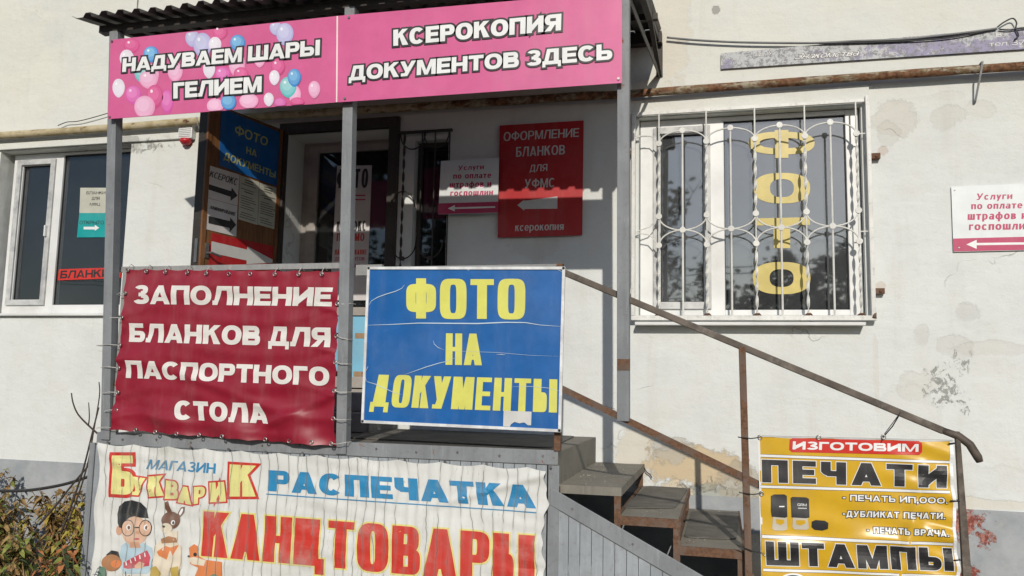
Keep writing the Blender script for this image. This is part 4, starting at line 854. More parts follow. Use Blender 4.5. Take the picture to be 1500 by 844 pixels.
text(yb, YY, 'GRМ', z14((262, 527), (302, 529), (302, 540), (262, 538)), 'ink_white', .0036, s=.18, h=.15, **kw); yart([(182, 538), (205, 538), (205, 543), (182, 543)], 'ink_white', .0036); yart([(264, 546), (302, 547), (302, 551), (264, 550)], 'faded_white', .0036)
yart(ell(240, 850, 48, 20, 24), 'ink_white', .0028); yart(ell(240, 852, 38, 15, 24), 'stamp_grey', .0032)
for (x, y), (x2, y2) in (((98, 240), (5, 240)), ((105, 484), (10, 482)), ((120, 745), (0, 712))):
    p = YY.at(1080+x/2.971, 560+y/2.971, .004); q = YY.at(1080+x2/2.971, 560+y2/2.971, -.012); MB().tube([p, p.lerp(q, .4)+Vector((0, -.004, -.006)), q, q+Vector((0, .03, 0))], .003, 5).build('tie', 'black_tie', yb); eyelet(yb, p)
for (x, y), (x2, y2) in (((918, 266), (944, 266)), ((925, 515), (966, 518)), ((940, 773), (970, 774))):
    p = YY.at(1080+x/2.971, 560+y/2.971, .012); q = YY.at(1080+x2/2.971, 560+y2/2.971, .0); MB().tube([p, q, q+Vector((0, .05, 0))], .004, 5).build('tie', 'black_tie', yb)
p = YY.at(1080+635/2.971, 560+238/2.971, .004); q = FR.at(1080+702/2.971, 560+148/2.971); MB().tube([p, p.lerp(q, .5)+Vector((.006, 0, 0)), q], .003, 5).tube([YY.at(1080+625/2.971, 560+262/2.971, .006), p], .0025, 5).tube([p+Vector((-.005, 0, 0)), q+Vector((.01, 0, .02))], .002, 5).build('tie', 'black_tie', yb); eyelet(yb, p); eyelet(yb, YY.at(1199, 641, .004))

# ---- boards on the wall
W0 = PY(-.02)
def wall_sign(name, label, q, mt, cat='sign', plane=W0, t=.004, group=None):
    c = plane.at(sum(p[0] for p in q)/4, sum(p[1] for p in q)/4); o = thing(name, label, cat, c, group); panel(o, plane, q, t, mt, 'board'); return o
z5 = lambda *p: zp(560, 150, 3.126, *p)
rs = wall_sign('red_wall_sign', 'dark red board on the shaded wall lettered ОФОРМЛЕНИЕ БЛАНКОВ ДЛЯ УФМС with a left arrow', [(732, 184), (855, 176.5), (852.7, 344.5), (728.9, 348)], 'red_board', plane=PY(-.03))
W1 = PY(-.03); lt = dict(s=.165, h=.13, gap=.10, n2=2.3)
text(rs, W1, 'ОФОРМЛЕНИЕ', z5((557, 137), (902, 118), (900, 158), (555, 178)), 'faded_white', .001, **lt); text(rs, W1, 'БЛАНКОВ', z5((613, 205), (838, 195), (836, 238), (612, 250)), 'faded_white', .001, **lt)
text(rs, W1, 'ДЛЯ', z5((677, 287), (757, 282), (755, 314), (675, 318)), 'faded_white', .001, **lt); text(rs, W1, 'УФМС', z5((653, 352), (792, 346), (790, 388), (652, 393)), 'faded_white', .001, **lt)
text(rs, W1, 'ксерокопия', z5((610, 555), (832, 549), (830, 584), (608, 590)), 'faded_white', .001, s=.16, h=.14, gap=.1)
flat(rs, W1, z5((618, 471), (650, 446), (650, 451), (802, 431), (802, 487), (650, 489), (650, 496)), 'faded_white', .001, 'printed_arrow')
def service_sign(q, label, T, lines, arrow, plane):
    o = wall_sign('service_sign', label, q, 'sign_white', plane=plane, group='white signs about paying fines'); band, arr = arrow
    flat(o, plane, T(*band), 'magenta_ink', .001, 'printed_band'); flat(o, plane, T(*arr), 'ink_white', .0018, 'printed_arrow')
    for t_, q_ in lines: text(o, plane, t_, T(*q_), 'magenta_ink', .001, s=.24, h=.17, gap=.14)
    return o
service_sign([(646, 236), (731, 231), (729, 312), (642, 314)], 'white board with magenta band УСЛУГИ ПО ОПЛАТЕ on the shaded porch wall beside the dark red board', z5,
             [('Услуги', ((348, 290), (465, 284), (465, 306), (348, 312))), ('по оплате', ((325, 325), (500, 320), (498, 346), (325, 350))), ('штрафов и', ((310, 364), (500, 358), (498, 386), (308, 391))), ('госпошлин', ((313, 402), (508, 397), (506, 425), (311, 430)))],
             (((258, 463), (531, 455), (530, 505), (255, 512)), ((300, 486), (333, 470), (332, 481), (517, 476), (517, 483), (332, 489), (332, 500))), PY(-.078))
z8 = lambda *p: zp(1250, 180, 2.636, *p)
sr = service_sign([(1393.4, 273.5), (1532, 268), (1533, 366), (1396.8, 369)], 'white board with magenta band УСЛУГИ ПО ОПЛАТЕ on the sunlit wall at the right edge', z8,
             [('Услуги', ((477, 273), (615, 270), (613, 294), (475, 298))), ('по оплате', ((455, 308), (654, 304), (652, 330), (455, 334))), ('штрафов и', ((442, 345), (672, 341), (670, 371), (441, 375))), ('госпошлин', ((447, 385), (690, 381), (689, 411), (446, 415)))],
             (((385, 447), (745, 438), (746, 489), (387, 497)), ((436, 470), (476, 452), (476, 464), (700, 461), (700, 470), (476, 473), (476, 487))), PY(-.015))
screws(sr, PY(-.015), [(1398.7, 278.5), (1404.6, 363)], .002, .006)
# peeled violet strip
zn = thing('peeling_strip_sign', 'long narrow violet strip, badly peeled, with faded script and a telephone number', 'sign', PY(-.02).at(1270, 80))
n = N('peeled_violet'); f_ = n.noise(9, 9, .75); x_, y_, z_ = n.sep(); thr = n.math('ADD', f_, n.math('MULTIPLY', n.step(x_, .5, 1.7, -.07, .07), -1)); zf = n.math('ADD', thr, n.step(z_, 3.90, 3.985, -.03, .10))
c_ = n.mix(n.step(zf, .47, .50), (.28, .26, .38), (.47, .48, .48)); c_ = n.mix(n.step(n.noise(30, 7, .85), .50, .54, 0, .85), c_, (.17, .17, .18)); n.done(c_, .6, 0, n.bump(f_, .4, .003))
panel(zn, PY(-.02), [(1056, 78), (1560, 34), (1560, 68), (1056, 101)], .004, 'peeled_violet', 'board')
WZ = PY(-.02); z7 = lambda *p: zp(950, 0, 2.727, *p)
text(zn, WZ, 'Знакомств', z7((590, 218), (800, 206), (798, 226), (578, 240)), 'ink_white', .002, s=.16, h=.12, shear=.35, gap=.08, outline=.08, omat='stamp_grey') if False else None
WID['о'] = WID['О']*.76; _g = glyph
def glyph(c, w, s, h, _g=_g): return [scale_y(p, .74) for p in _g('О', w, s, h/.74)] if c == 'о' else _g(c, w, s, h)
text(zn, WZ, 'Знакомства', z7((592, 214), (838, 200), (836, 222), (580, 238)), 'faded_white', .002, s=.17, h=.13, shear=.35, gap=.08, outline=.08, omat='stamp_grey'); text(zn, WZ, 'ш У', z7((430, 208), (505, 203), (503, 220), (425, 226)), 'faded_white', .002, s=.17, h=.13, shear=.3, outline=.08, omat='stamp_grey')
text(zn, WZ, 'тел. 37-', z7((1360, 168), (1520, 158), (1520, 178), (1360, 186)), 'faded_white', .002, s=.17, h=.13); text(zn, WZ, 'В', z7((1388, 133), (1410, 131), (1410, 147), (1388, 149)), 'faded_white', .002, s=.2, h=.16)

# ---- stickers on the glass of the left window
G = PY(.135); z8b = lambda *p: zp(0, 180, 2.815, *p)
s1_ = thing('paper_notice', 'white and teal paper notice БЛАНКИ ДЛЯ МФЦ ОТКРЫТО stuck inside the left window', 'notice', G.at(135, 310))
flat(s1_, G, z8b((332, 268), (445, 268), (443, 372), (328, 372)), 'old_paper', .002, 'paper'); flat(s1_, G, z8b((328, 372), (443, 372), (440, 472), (318, 473)), 'teal_ink', .0025, 'paper')
th_ = dict(s=.16, h=.13, gap=.12)
for t_, q_ in (('БЛАНКИ', ((358, 283), (436, 283), (435, 295), (357, 295))), ('ДЛЯ', ((380, 306), (412, 306), (411, 318), (379, 318))), ('МФЦ', ((372, 330), (414, 330), (413, 342), (371, 342))), ('ОТКРЫТО', ((330, 404), (430, 404), (429, 419), (328, 419)))): text(s1_, G, t_, z8b(*q_), 'ink_black', .0035, **th_)
flat(s1_, G, z8b((346, 429), (392, 429), (392, 421), (410, 433), (392, 446), (392, 440), (346, 440)), 'ink_white', .0035, 'printed_arrow')
s2_ = thing('red_notice_strip', 'red paper strip lettered БЛАНКИ low on the left window glass', 'notice', G.at(120, 400))
flat(s2_, G, z8b((244, 604), (500, 596), (498, 640), (238, 650)), 'vinyl_red', .002, 'paper'); text(s2_, G, 'БЛАНКИ', z8b((252, 610), (455, 604), (453, 636), (248, 642)), 'ink_black', .003, s=.26, h=.2)

# ---- yellow film letters on the right window
GW = PY(.1025)
fl = thing('window_film_lettering', 'large yellow film letters ФОТО stacked down the right window pane', 'lettering', GW.at(1150, 310))
I('film_yellow', (.58, .47, .13), rough=.4, fade=.12)
z4w = lambda *p: zp(1060, 140, 5.274, *p); z5w = lambda *p: zp(1040, 290, 4.442, *p)
# each letter lies on its back, wide and low
ra = lambda q, T, pl=GW: [pl.uz(*p) for p in T(*q)]
def film(parts, T):
    """parts in picture units measured on the pane"""
    tx = MB()
    vs = []; fs = []
    for p in parts:
        i0 = len(vs); vs += ccw([Vector(GW.uz(*T(k)[0])) for k in p]); fs.append(list(range(i0, len(vs))))
    r = delaunay_2d_cdt(vs, [], fs, 0, 1e-5); f2 = [tuple(f_) for f_, o_ in zip(r[2], r[5]) if o_]
    MB().add([GW.P(v.x, v.y, .0015) for v in r[0]], f2).build('film_letter', 'film_yellow', fl, normals=False)
def oring(cx, cy, rx, ry, ix, iy, n=36):
    O = []; I_ = []
    for i in range(n+1):
        t = 2*math.pi*i/n; c, s_ = math.cos(t), math.sin(t); f = lambda v, e: math.copysign(abs(v)**e, v)
        O.append((cx+rx*f(c, .8), cy+ry*f(s_, .8))); I_.append((cx+ix*f(c, .8), cy+iy*f(s_, .8)))
    return [[O[i], O[i+1], I_[i+1], I_[i]] for i in range(n)]
film(oring(448, 368, 255, 88, 170, 40)+[[(320, 262), (545, 258), (520, 480), (300, 480)]][:0]+[[(395, 268), (500, 266), (500, 482), (395, 484)]], z4w)
film(oring(450, 716, 218, 118, 92, 70), z4w)
film([[(300, 133), (650, 126), (650, 176), (300, 180)], [(412, 150), (522, 150), (522, 327), (416, 327)]], z5w)
film(oring(466, 522, 188, 105, 78, 58), z5w)
# little black label line above the grille
MB().prism([PY(-.024).at(*p) for p in ((972, 163), (998, 161), (998, 162.6), (972, 164.6))], (0, .001, 0)).build('stain_line', 'stamp_grey', B)
# ------------------------------------------------------------------ window grille
GR = thing('window_grille', 'white wrought grille of rods, twisted bars, arcs and round studs over the right window', 'grille', (.19, -.05, 2.79))
gy = -.05
MB().box((-.632, gy-.02, 2.005), (1.018, gy+.025, 2.038)).build('frame_bar', 'white_steel', GR, bevel=.003)
MB().box((-.632, gy-.02, 2.039), (-.605, gy+.02, 3.545)).build('frame_bar', 'white_steel', GR, bevel=.003); MB().box((.985, gy-.02, 2.039), (1.014, gy+.02, 3.575)).build('frame_bar', 'white_steel', GR, bevel=.003)
MB().box((-.632, gy+.0, 3.535), (1.014, gy+.02, 3.56)).build('frame_bar', 'white_steel', GR, bevel=.003)
for z in (2.20, 3.14): MB().box((1.015, gy+.0, z-.012), (1.075, -.001, z+.025)).disc((1.05, gy-.004, z+.006), (0, 1, 0), .011, .012, 6).build('bracket', 'rusty_steel', GR)
MB().box((-.68, gy+.0, 3.24), (-.633, -.001, 3.27)).build('bracket', 'rusty_steel', GR); MB().box((-.68, gy+.0, 2.20), (-.633, -.001, 2.235)).build('bracket', 'white_steel', GR)
P0, DX = .076, .1695
bars = [(P0+DX*k, k % 2) for k in range(-3, 6)]      # odd: twisted
def twisted(x, z0, z1, name='twisted_bar'):
    n_ = int((z1-z0)/.012); vs = []; fs = []
    for i in range(n_+1):
        z = z0+(z1-z0)*i/n_; a = (z-z0)*math.pi/.105; c, s_ = math.cos(a), math.sin(a)
        for u, v in ((-.0105, -.0025), (.0105, -.0025), (.0105, .0025), (-.0105, .0025)): vs.append((x+u*c-v*s_, gy+u*s_+v*c, z))
    for i in range(n_):
        for k in range(4): fs.append((i*4+k, i*4+(k+1) % 4, (i+1)*4+(k+1) % 4, (i+1)*4+k))
    return MB().add(vs, fs).build(name, 'white_steel', GR)
stud = None
def add_stud(x, z):
    global stud
    if stud is None: stud = MB().disc((0, 0, 0), (0, 1, 0), .0215, .012, 18).build('stud', 'white_steel', None); stud.data.transform(Matrix.Identity(4)); stud.parent = GR; stud.location = Vector((x, gy-.006, z))-Vector(GR.location)
    else: copy_part(stud, GR, Vector((x, gy-.006, z))-Vector(GR.location))
T0 = {}
for x, odd in bars:
    if odd:
        MB().tube([(x, gy, 3.31), (x, gy, 3.54)], .0062, 6).build('rod', 'white_steel', GR); T0.setdefault('a', None)
        if T0['a'] is None: T0['a'] = twisted(x, 2.765, 3.31); T0['b'] = twisted(x, 2.035, 2.55); T0['x'] = x
        else:
            for k_ in 'ab': copy_part(T0[k_], GR, (x-T0['x'], 0, 0))
        MB().tube([(x, gy+.002, 2.55), (x, gy+.002, 2.765)], .0045, 6).build('rod', 'white_steel', GR)
        for z in (3.31, 2.765, 2.55): add_stud(x, z)
        MB().tube([(x-.028, gy-.006, 2.037), (x-.01, gy-.012, 2.047), (x+.012, gy-.01, 2.05), (x+.026, gy-.004, 2.038)], [.005, .009, .008, .004], 6).build('rusty_weld', 'rusty_steel', GR, smooth=True)
    else:
        MB().tube([(x, gy, 2.035), (x, gy, 3.40)], .0072, 8).build('rod', 'white_steel', GR)
        for z in (3.40, 2.66): add_stud(x, z)
MB().tube([(1.0, gy-.02, 2.02), (1.01, gy-.01, 2.06)], [.016, .008], 7).build('rusty_weld', 'rusty_steel', GR, smooth=True)
def arc(x0, z0, x1, z1, vertical_at):
    """quarter-oval from (x0,z0) to (x1,z1); horizontal tangent at the second"""
    pts = []
    for i in range(9):
        t = math.pi/2*i/8; pts.append((x0+(x1-x0)*(1-math.cos(t)), gy, z0+(z1-z0)*math.sin(t)))
    return MB().tube(pts, .0058, 6, False).build('arc', 'white_steel', GR, smooth=True)
xsb = [-.60]+[b[0] for b in bars]+[.985]
for i, (x, odd) in enumerate(bars):
    if odd: continue
    for sx in (-1, 1):
        xo = x+sx*DX
        if xo < -.61: xo = -.605
        arc(xo, 3.31, x, 3.40, 0); arc(xo, 2.765, x, 2.66, 0); arc(xo, 2.55, x, 2.66, 0)
arc(-.605, 3.36, -.52, 3.375, 0); MB().tube([(-.4325, gy, 3.31), (-.49, gy, 3.37), (-.60, gy, 3.38)], .0045, 6, False).tube([(-.4325, gy, 2.765), (-.50, gy, 2.69), (-.60, gy, 2.655)], .0045, 6, False).tube([(-.4325, gy, 2.55), (-.50, gy, 2.63), (-.60, gy, 2.65)], .0045, 6, False).build('arc', 'white_steel', GR)
MB().box((.93, gy-.001, 3.305), (.986, gy+.004, 3.312)).box((.93, gy-.001, 2.615), (.986, gy+.004, 2.622)).build('frame_bar', 'white_steel', GR)

# grille of the narrow window, dark
G2 = thing('narrow_window_grille', 'dark wrought grille in the shade over the narrow window beside the door', 'grille', (-2.25, -.05, 2.7))
MB().box((-2.50, -.06, 3.50), (-2.04, -.04, 3.52)).build('frame_bar', 'dark_steel', G2)
for x in (-2.44, -2.29, -2.18, -2.06):
    if x in (-2.44,):
        o_ = twisted(x, 1.98, 3.50); o_.data.materials[0] = M['dark_steel']; o_.parent = G2; o_.data.transform(Matrix.Translation(Vector(GR.location)-Vector(G2.location)))
    else: MB().tube([(x, -.05, 1.98), (x, -.05, 3.50)], .006, 6).build('rod', 'dark_steel', G2)
for cx, cz, a0, a1 in ((-2.37, 3.50, 180, 360), (-2.17, 3.50, 180, 360), (-2.44, 2.90, 0, 180), (-2.42, 2.62, 180, 360), (-2.20, 2.62, 180, 360)):
    MB().tube([(cx+.105*math.cos(math.radians(a0+(a1-a0)*i/12)), -.05, cz+.13*math.sin(math.radians(a0+(a1-a0)*i/12))) for i in range(13)], .0055, 6).build('arc', 'dark_steel', G2, smooth=True)
for x, z in ((-2.29, 3.33), (-2.42, 2.49), (-2.2, 2.49)): MB().disc((x, -.056, z), (0, 1, 0), .018, .01, 12).build('stud', 'dark_steel', G2)

# ------------------------------------------------------------------ open outer door leaf with notices
ang = math.radians(14); a_dir = Vector((-math.sin(ang), -math.cos(ang), 0)); hinge = Vector((-3.545, -.035, 0))
DP = Plane(hinge+a_dir*.74, -a_dir)       # runs from the free edge back to the hinge
DL = thing('outer_door', 'wood-covered outer door standing open, its dark edge towards the viewer, full of notices', 'door', hinge+Vector((0, 0, 1.3)))
lo_, hi_ = 1.32, 3.60
nv = DP.n
def slab(u0, u1, z0, z1, d0, d1, name, mt, lab=None, bevel=0): return MB().prism([DP.P(u0, z0, d0), DP.P(u1, z0, d0), DP.P(u1, z0, d1), DP.P(u0, z0, d1)], (0, 0, z1-z0)).build(name, mt, DL, lab, bevel=bevel)
slab(.0, .74, lo_, hi_, -.012, 0, 'wood_facing', 'door_wood'); slab(-.02, .74, lo_-.01, hi_+.01, -.10, -.013, 'steel_leaf', 'dark_steel'); slab(-.024, .012, lo_, hi_, -.013, .006, 'edge_trim', 'door_wood'); slab(.705, .74, lo_, hi_, .0005, .010, 'edge_trim', 'door_wood')
slab(.012, .045, 2.42, 2.53, .001, .012, 'lock_plate', 'bolt_metal'); MB().tube([DP.P(.03, 2.455, .012), DP.P(.03, 2.455, .055), DP.P(.12, 2.44, .055)], .009, 8).build('handle', 'bolt_metal', DL)
MB().prism([DP.P(-.026, 2.38, -.06), DP.P(-.026, 2.38, -.03), DP.P(-.026, 2.56, -.03), DP.P(-.026, 2.56, -.06)], a_dir*.003).build('latch_plate', 'bolt_metal', DL)
z2d = lambda *p: zp(280, 150, 6.029, *p); z3d = lambda *p: zp(280, 270, 6.494, *p); z3m = lambda *p: zp(280, 150, 3.377, *p)
def notice(label, q, mt, name='notice', cat='notice', d=.003, group='notices on the open door'):
    c = DP.at(sum(p[0] for p in q)/4, sum(p[1] for p in q)/4); o = thing(name, label, cat, c, group); panel(o, DP, q, .002, mt, 'sheet', d); return o
ns = notice('blue board ФОТО НА ДОКУМЕНТЫ at the top of the open wooden door', z3m((147, 28), (441, 150), (420, 415), (135, 312)), 'blue_board', 'door_sign', 'sign', .006)
I('dull_yellow_ink', (.50, .50, .14))
fy = dict(s=.2, h=.16, gap=.12); dd = .0075
text(ns, DP, 'ФОТО', z2d((385, 195), (678, 318), (662, 388), (380, 285)), 'dull_yellow_ink', dd, **fy); text(ns, DP, 'НА', z2d((483, 390), (575, 425), (572, 485), (480, 452)), 'dull_yellow_ink', dd, **fy); text(ns, DP, 'ДОКУМЕНТЫ', z2d((290, 440), (742, 612), (738, 672), (280, 505)), 'dull_yellow_ink', dd, **fy)
nk = notice('white sheet КСЕРОКС with a black arrow on the open door', z3m((88, 312), (238, 358), (228, 512), (78, 470)), 'paper')
text(nk, DP, 'КСЕРОКС', z3m((92, 338), (228, 378), (222, 412), (88, 366)), 'ink_black', .0045, s=.18, h=.12, shear=.15, gap=.1); flat(nk, DP, z3m((86, 405), (197, 440), (199, 422), (228, 462), (192, 488), (194, 468), (85, 432)), 'ink_black', .0045, 'printed_arrow')
nl = notice('white sheet ЛАМИНИРОВАНИЕ with a black arrow below the photocopy sheet', z3m((78, 472), (228, 514), (222, 664), (70, 627)), 'paper')
text(nl, DP, 'ЛАМИНИРОВАНИЕ', z3m((92, 510), (216, 545), (214, 562), (89, 526)), 'ink_black', .0045, s=.2, h=.15, shear=.2, gap=.1); flat(nl, DP, z3m((84, 562), (190, 588), (192, 570), (221, 606), (188, 643), (188, 622), (84, 598)), 'ink_black', .0045, 'printed_arrow')
for lab, q, rows in (('narrow price list in small print, left of two on the open door', ((240, 360), (335, 395), (327, 607), (232, 578)), 17), ('narrow price list in small print, right of two on the open door', ((338, 398), (428, 424), (417, 630), (329, 604)), 17)):
    np_ = notice(lab, z3m(*q), 'old_paper'); (x0, y0), (x1, y1), (x2, y2), (x3, y3) = q; m_ = MB()
    for r in range(rows):
        if r in (3, 6, 13): continue
        t = (r+1.2)/(rows+1.5); a = random.uniform(.06, .12) if r not in (0, 1, 5) else .25; b = random.uniform(.55, .93) if r not in (0, 1, 5) else .7
        L_ = (x0+(x3-x0)*t, y0+(y3-y0)*t); R_ = (x1+(x2-x1)*t, y1+(y2-y1)*t); h_ = 2.2 if r in (0, 1, 5) else 1.5
        p = [(L_[0]+(R_[0]-L_[0])*k, L_[1]+(R_[1]-L_[1])*k) for k in (a, b)]
        q4 = z3m((p[0][0], p[0][1]-h_), (p[1][0], p[1][1]-h_), (p[1][0], p[1][1]+h_), (p[0][0], p[0][1]+h_)); m_.add([DP.at(*k, .0045) for k in q4], [(0, 1, 2, 3)])
    m_.build('printed_lines', 'ink_black', np_, normals=False)
nr = notice('red board with a big white arrow at the foot of the visible door', z3m((100, 645), (440, 720), (436, 900), (82, 840)), 'red_board', 'arrow_sign', 'sign')
flat(nr, DP, z3d((190, 542), (528, 622), (530, 590), (822, 744), (522, 760), (524, 726), (186, 652)), 'faded_white', .0045, 'printed_arrow')

# posters on the glass door
PG = PY(dy-.024); zd = lambda *p: zp(400, 280, 6.494, *p); zu = lambda *p: zp(400, 160, 6.494, *p)
ps = thing('door_poster', 'tall white poster on the glass door listing ФОТО, КСЕРОКС and ПИСЬМО', 'poster', PG.at(515, 320))
PG2 = PY(dy+.003)
flat(ps, PG2, [(494, 243), (545, 242), (537, 440), (483, 440)], 'paper', 0, 'sheet')
# laid on the glass, just in front of the pane
pt = dict(s=.2, h=.15, gap=.1)
for t_, q_, mt in (('ФОТО', zu((615, 575), (910, 565), (900, 748), (600, 752)), 'ink_black'), ('КСЕРОКС', zd((608, 290), (885, 282), (882, 382), (602, 386)), 'ink_black'), ('ПИСЬМО', zd((608, 402), (872, 402), (868, 474), (604, 476)), 'vinyl_red'), ('ЛАМИНИРОВАНИЕ', zd((588, 556), (890, 556), (888, 604), (585, 606)), 'vinyl_red'), ('ДОКУМЕНТОВ', zd((588, 628), (872, 628), (870, 660), (586, 662)), 'magenta_ink'), ('ПИСЬМО', zd((620, 692), (830, 692), (826, 730), (616, 732)), 'magenta_ink')):
    text(ps, PG2, t_, q_, mt, .0012, **pt)
for y in (35, 75): flat(ps, PG2, zd((680, y), (880, y), (878, y+12), (680, y+12)), 'magenta_ink', .0012, 'printed_line')

# ------------------------------------------------------------------ alarm, pipe, cables on the wall
AL = thing('alarm_siren', 'small white louvred alarm box with a red lamp under the pipe', 'alarm', (-4.47, -.04, 3.58))
MB().box((-4.535, -.06, 3.575), (-4.40, -.001, 3.69)).build('housing', 'white_plastic', AL, bevel=.006)
for k in range(6): MB().box((-4.525, -.066, 3.592+k*.016), (-4.41, -.0605, 3.600+k*.016)).build('louvre', 'white_plastic', AL)
MB().tube([(-4.47, -.035, 3.574), (-4.47, -.035, 3.55), (-4.47, -.035, 3.525)], [.05, .05, .03], 14).build('lamp_dome', 'red_plastic', AL, smooth=True)
PI = thing('gas_pipe', 'old wall pipe, ochre on the left and flaking to rust on the right', 'pipe', (-2, -.075, 3.71))
pts = []; rr = []
for i in range(64):
    x = -9+i*.2; pts.append((x, -.075+.004*math.sin(x*2), 3.700+.006*math.sin(x*1.3)+(-.0 if x > -1 else .01))); rr.append((.030 if x > -1.0 else .034)+.001*math.sin(x*23))
MB().tube(pts, rr, 14).build('pipe', 'flaking_pipe_paint', PI, smooth=True)
a1 = W0.at(1433, 97); MB().tube([(a1.x, -.115, 3.74), (a1.x-.012, -.10, 3.66), (a1.x-.03, -.03, 3.50), (a1.x-.03, -.002, 3.49)], .007, 6).tube([(a1.x, -.115, 3.74), (a1.x, -.07, 3.745), (a1.x, -.01, 3.74)], .007, 6).build('bracket', 'worn_grey_steel', PI)
MB().tube([(-4.32, -.115, 3.735), (-4.31, -.11, 3.68), (-4.30, -.03, 3.55), (-4.30, -.002, 3.545)], .005, 6).build('bracket', 'worn_grey_steel', PI)
K = PY(-.035)
def cable(name, label, pts, r, mt='black_cable', pl=None, cat='cable', group='cables on the wall'):
    P = [(pl or K).at(*p) for p in pts]; o = MB().tube(P, r, 8).build(name, mt, None, smooth=True); return tag(o, label, cat, group)
def smoothpts(p, n=5):
    out = []
    for i in range(len(p)-1):
        a = p[max(0, i-1)]; b = p[i]; c = p[i+1]; d = p[min(len(p)-1, i+2)]
        for k in range(n):
            t = k/n; out.append(tuple(.5*((2*b[j])+(-a[j]+c[j])*t+(2*a[j]-5*b[j]+4*c[j]-d[j])*t*t+(-a[j]+3*b[j]-3*c[j]+d[j])*t**3) for j in range(len(b))))
    return out+[tuple(p[-1])]
cable('wall_cable', 'thick grey cable sagging from the canopy corner across the violet strip', smoothpts([(977, 55), (1020, 59), (1080, 62), (1140, 63), (1200, 63), (1260, 60), (1320, 58), (1380, 52), (1430, 46), (1460, 42)]), .0085, 'grey_cable')
cable('wall_cable', 'thin black strand added along the thick grey cable in place of its shadow', smoothpts([(1200, 64), (1280, 62), (1350, 59), (1400, 54), (1455, 43)]), .005)  # added strand, a dark line standing in for the grey cable's shadow
cable('wall_cable', 'black cable end looping above the violet strip near the right edge', smoothpts([(1461, 40), (1470, 33), (1483, 27), (1489, 33), (1488, 42), (1492, 52), (1486, 58)]), .005)
cable('wall_cable', 'short black cable bits curling at the right edge under the loop', smoothpts([(1464, 43), (1478, 44), (1490, 42), (1510, 40)]), .005)
cable('wall_cable', 'thin black wire slanting up to the leftmost porch post above the pipe', smoothpts([(85, 184), (98, 179), (112, 178), (130, 174), (158, 166)]), .004)
cable('wall_cable', 'black cable crossing low over the grey plinth among the dry weeds', smoothpts([(-30, 717), (0, 719), (30, 719), (60, 716), (100, 708), (148, 692)]), .012, pl=PY(-.5))
cable('wall_cable', 'short dark wire hanging over the top stair against the wall', smoothpts([(942, 680), (946, 690), (952, 695), (955, 700)]), .004)

# ------------------------------------------------------------------ weeds and bare twigs in the lower left corner
def leaf_material(name, a, b):
    n = N(name); f = n.noise(18, 3); oi = n.t.nodes.new('ShaderNodeObjectInfo'); c = n.mix(n.step(f, .35, .65), a, b)
    n.done(c, .6, 0, n.bump(n.noise(80, 2), .2, .002), .3); n.b.inputs['Transmission Weight'].default_value = 0; return n.m
leaf_material('leaf_dry', (.20, .115, .045), (.38, .25, .10)); leaf_material('leaf_green', (.13, .17, .03), (.27, .29, .07)); leaf_material('leaf_dark', (.03, .055, .025), (.07, .10, .04)); leaf_material('leaf_yellow', (.30, .24, .03), (.42, .36, .07)); leaf_material('leaf_orange', (.36, .12, .04), (.46, .20, .08))
simple('dry_stem', (.17, .11, .05), .8)
def leaf(mb, p, d, L, wd, roll, droop=.5):
    d = d.normalized(); s_ = d.cross(Vector((0, 0, 1))); s_ = Vector((1, 0, 0)) if s_.length < .05 else s_.normalized(); up = s_.cross(d)
    s_ = s_*math.cos(roll)+up*math.sin(roll); up = s_.cross(d).normalized()
    q = [p+d*L*t+Vector((0, 0, -droop*L*t*t)) for t in (0, .3, .65, 1)]
    mb.add([q[0], q[1]+s_*wd*.5+up*wd*.15, q[1]-s_*wd*.5+up*wd*.15, q[2]+s_*wd*.38, q[2]-s_*wd*.38, q[3], q[1], q[2]], [(0, 1, 6), (0, 6, 2), (1, 3, 7, 6), (6, 7, 4, 2), (3, 5, 7), (7, 5, 4)])
def weed(x, y, h, label, kinds, nst=5, lw=.03, dens=16, spread=.16):
    T = thing('weed', label, 'plant', (x, y, 0), 'weeds under the wall'); st = MB(); F = {k_: MB() for k_ in kinds}
    for s_ in range(nst):
        a = random.uniform(0, 6.28); hh = h*random.uniform(.6, 1.0); r = random.uniform(.3, 1)*spread; base = Vector((x+random.uniform(-.04, .04), y+random.uniform(-.04, .04), 0)); P = []
        for i in range(7): t = i/6; P.append(base+Vector((math.cos(a)*r*t*t+.01*math.sin(9*t+s_), math.sin(a)*r*t*t, hh*t*(1-.06*t))))
        st.tube(P, [.004*(1-.6*i/6)+.001 for i in range(7)], 5, False)
        for k in range(dens):
            t = random.uniform(.12, 1.0)**.8; i = min(5, int(t*6)); p = P[i].lerp(P[i+1], t*6-i); aa = random.uniform(0, 6.28); kd = random.choice(kinds)
            leaf(F[kd], p, Vector((math.cos(aa), math.sin(aa), random.uniform(-.3, .6))), random.uniform(.6, 1.3)*lw*2.0, lw*random.uniform(.5, 1.1), random.uniform(-.8, .8), random.uniform(.2, 1.1))
    st.build('stem', 'dry_stem', T, normals=False)
    for k_ in F:
        if F[k_].f: F[k_].build('leaves', k_, T, normals=False)
    return T
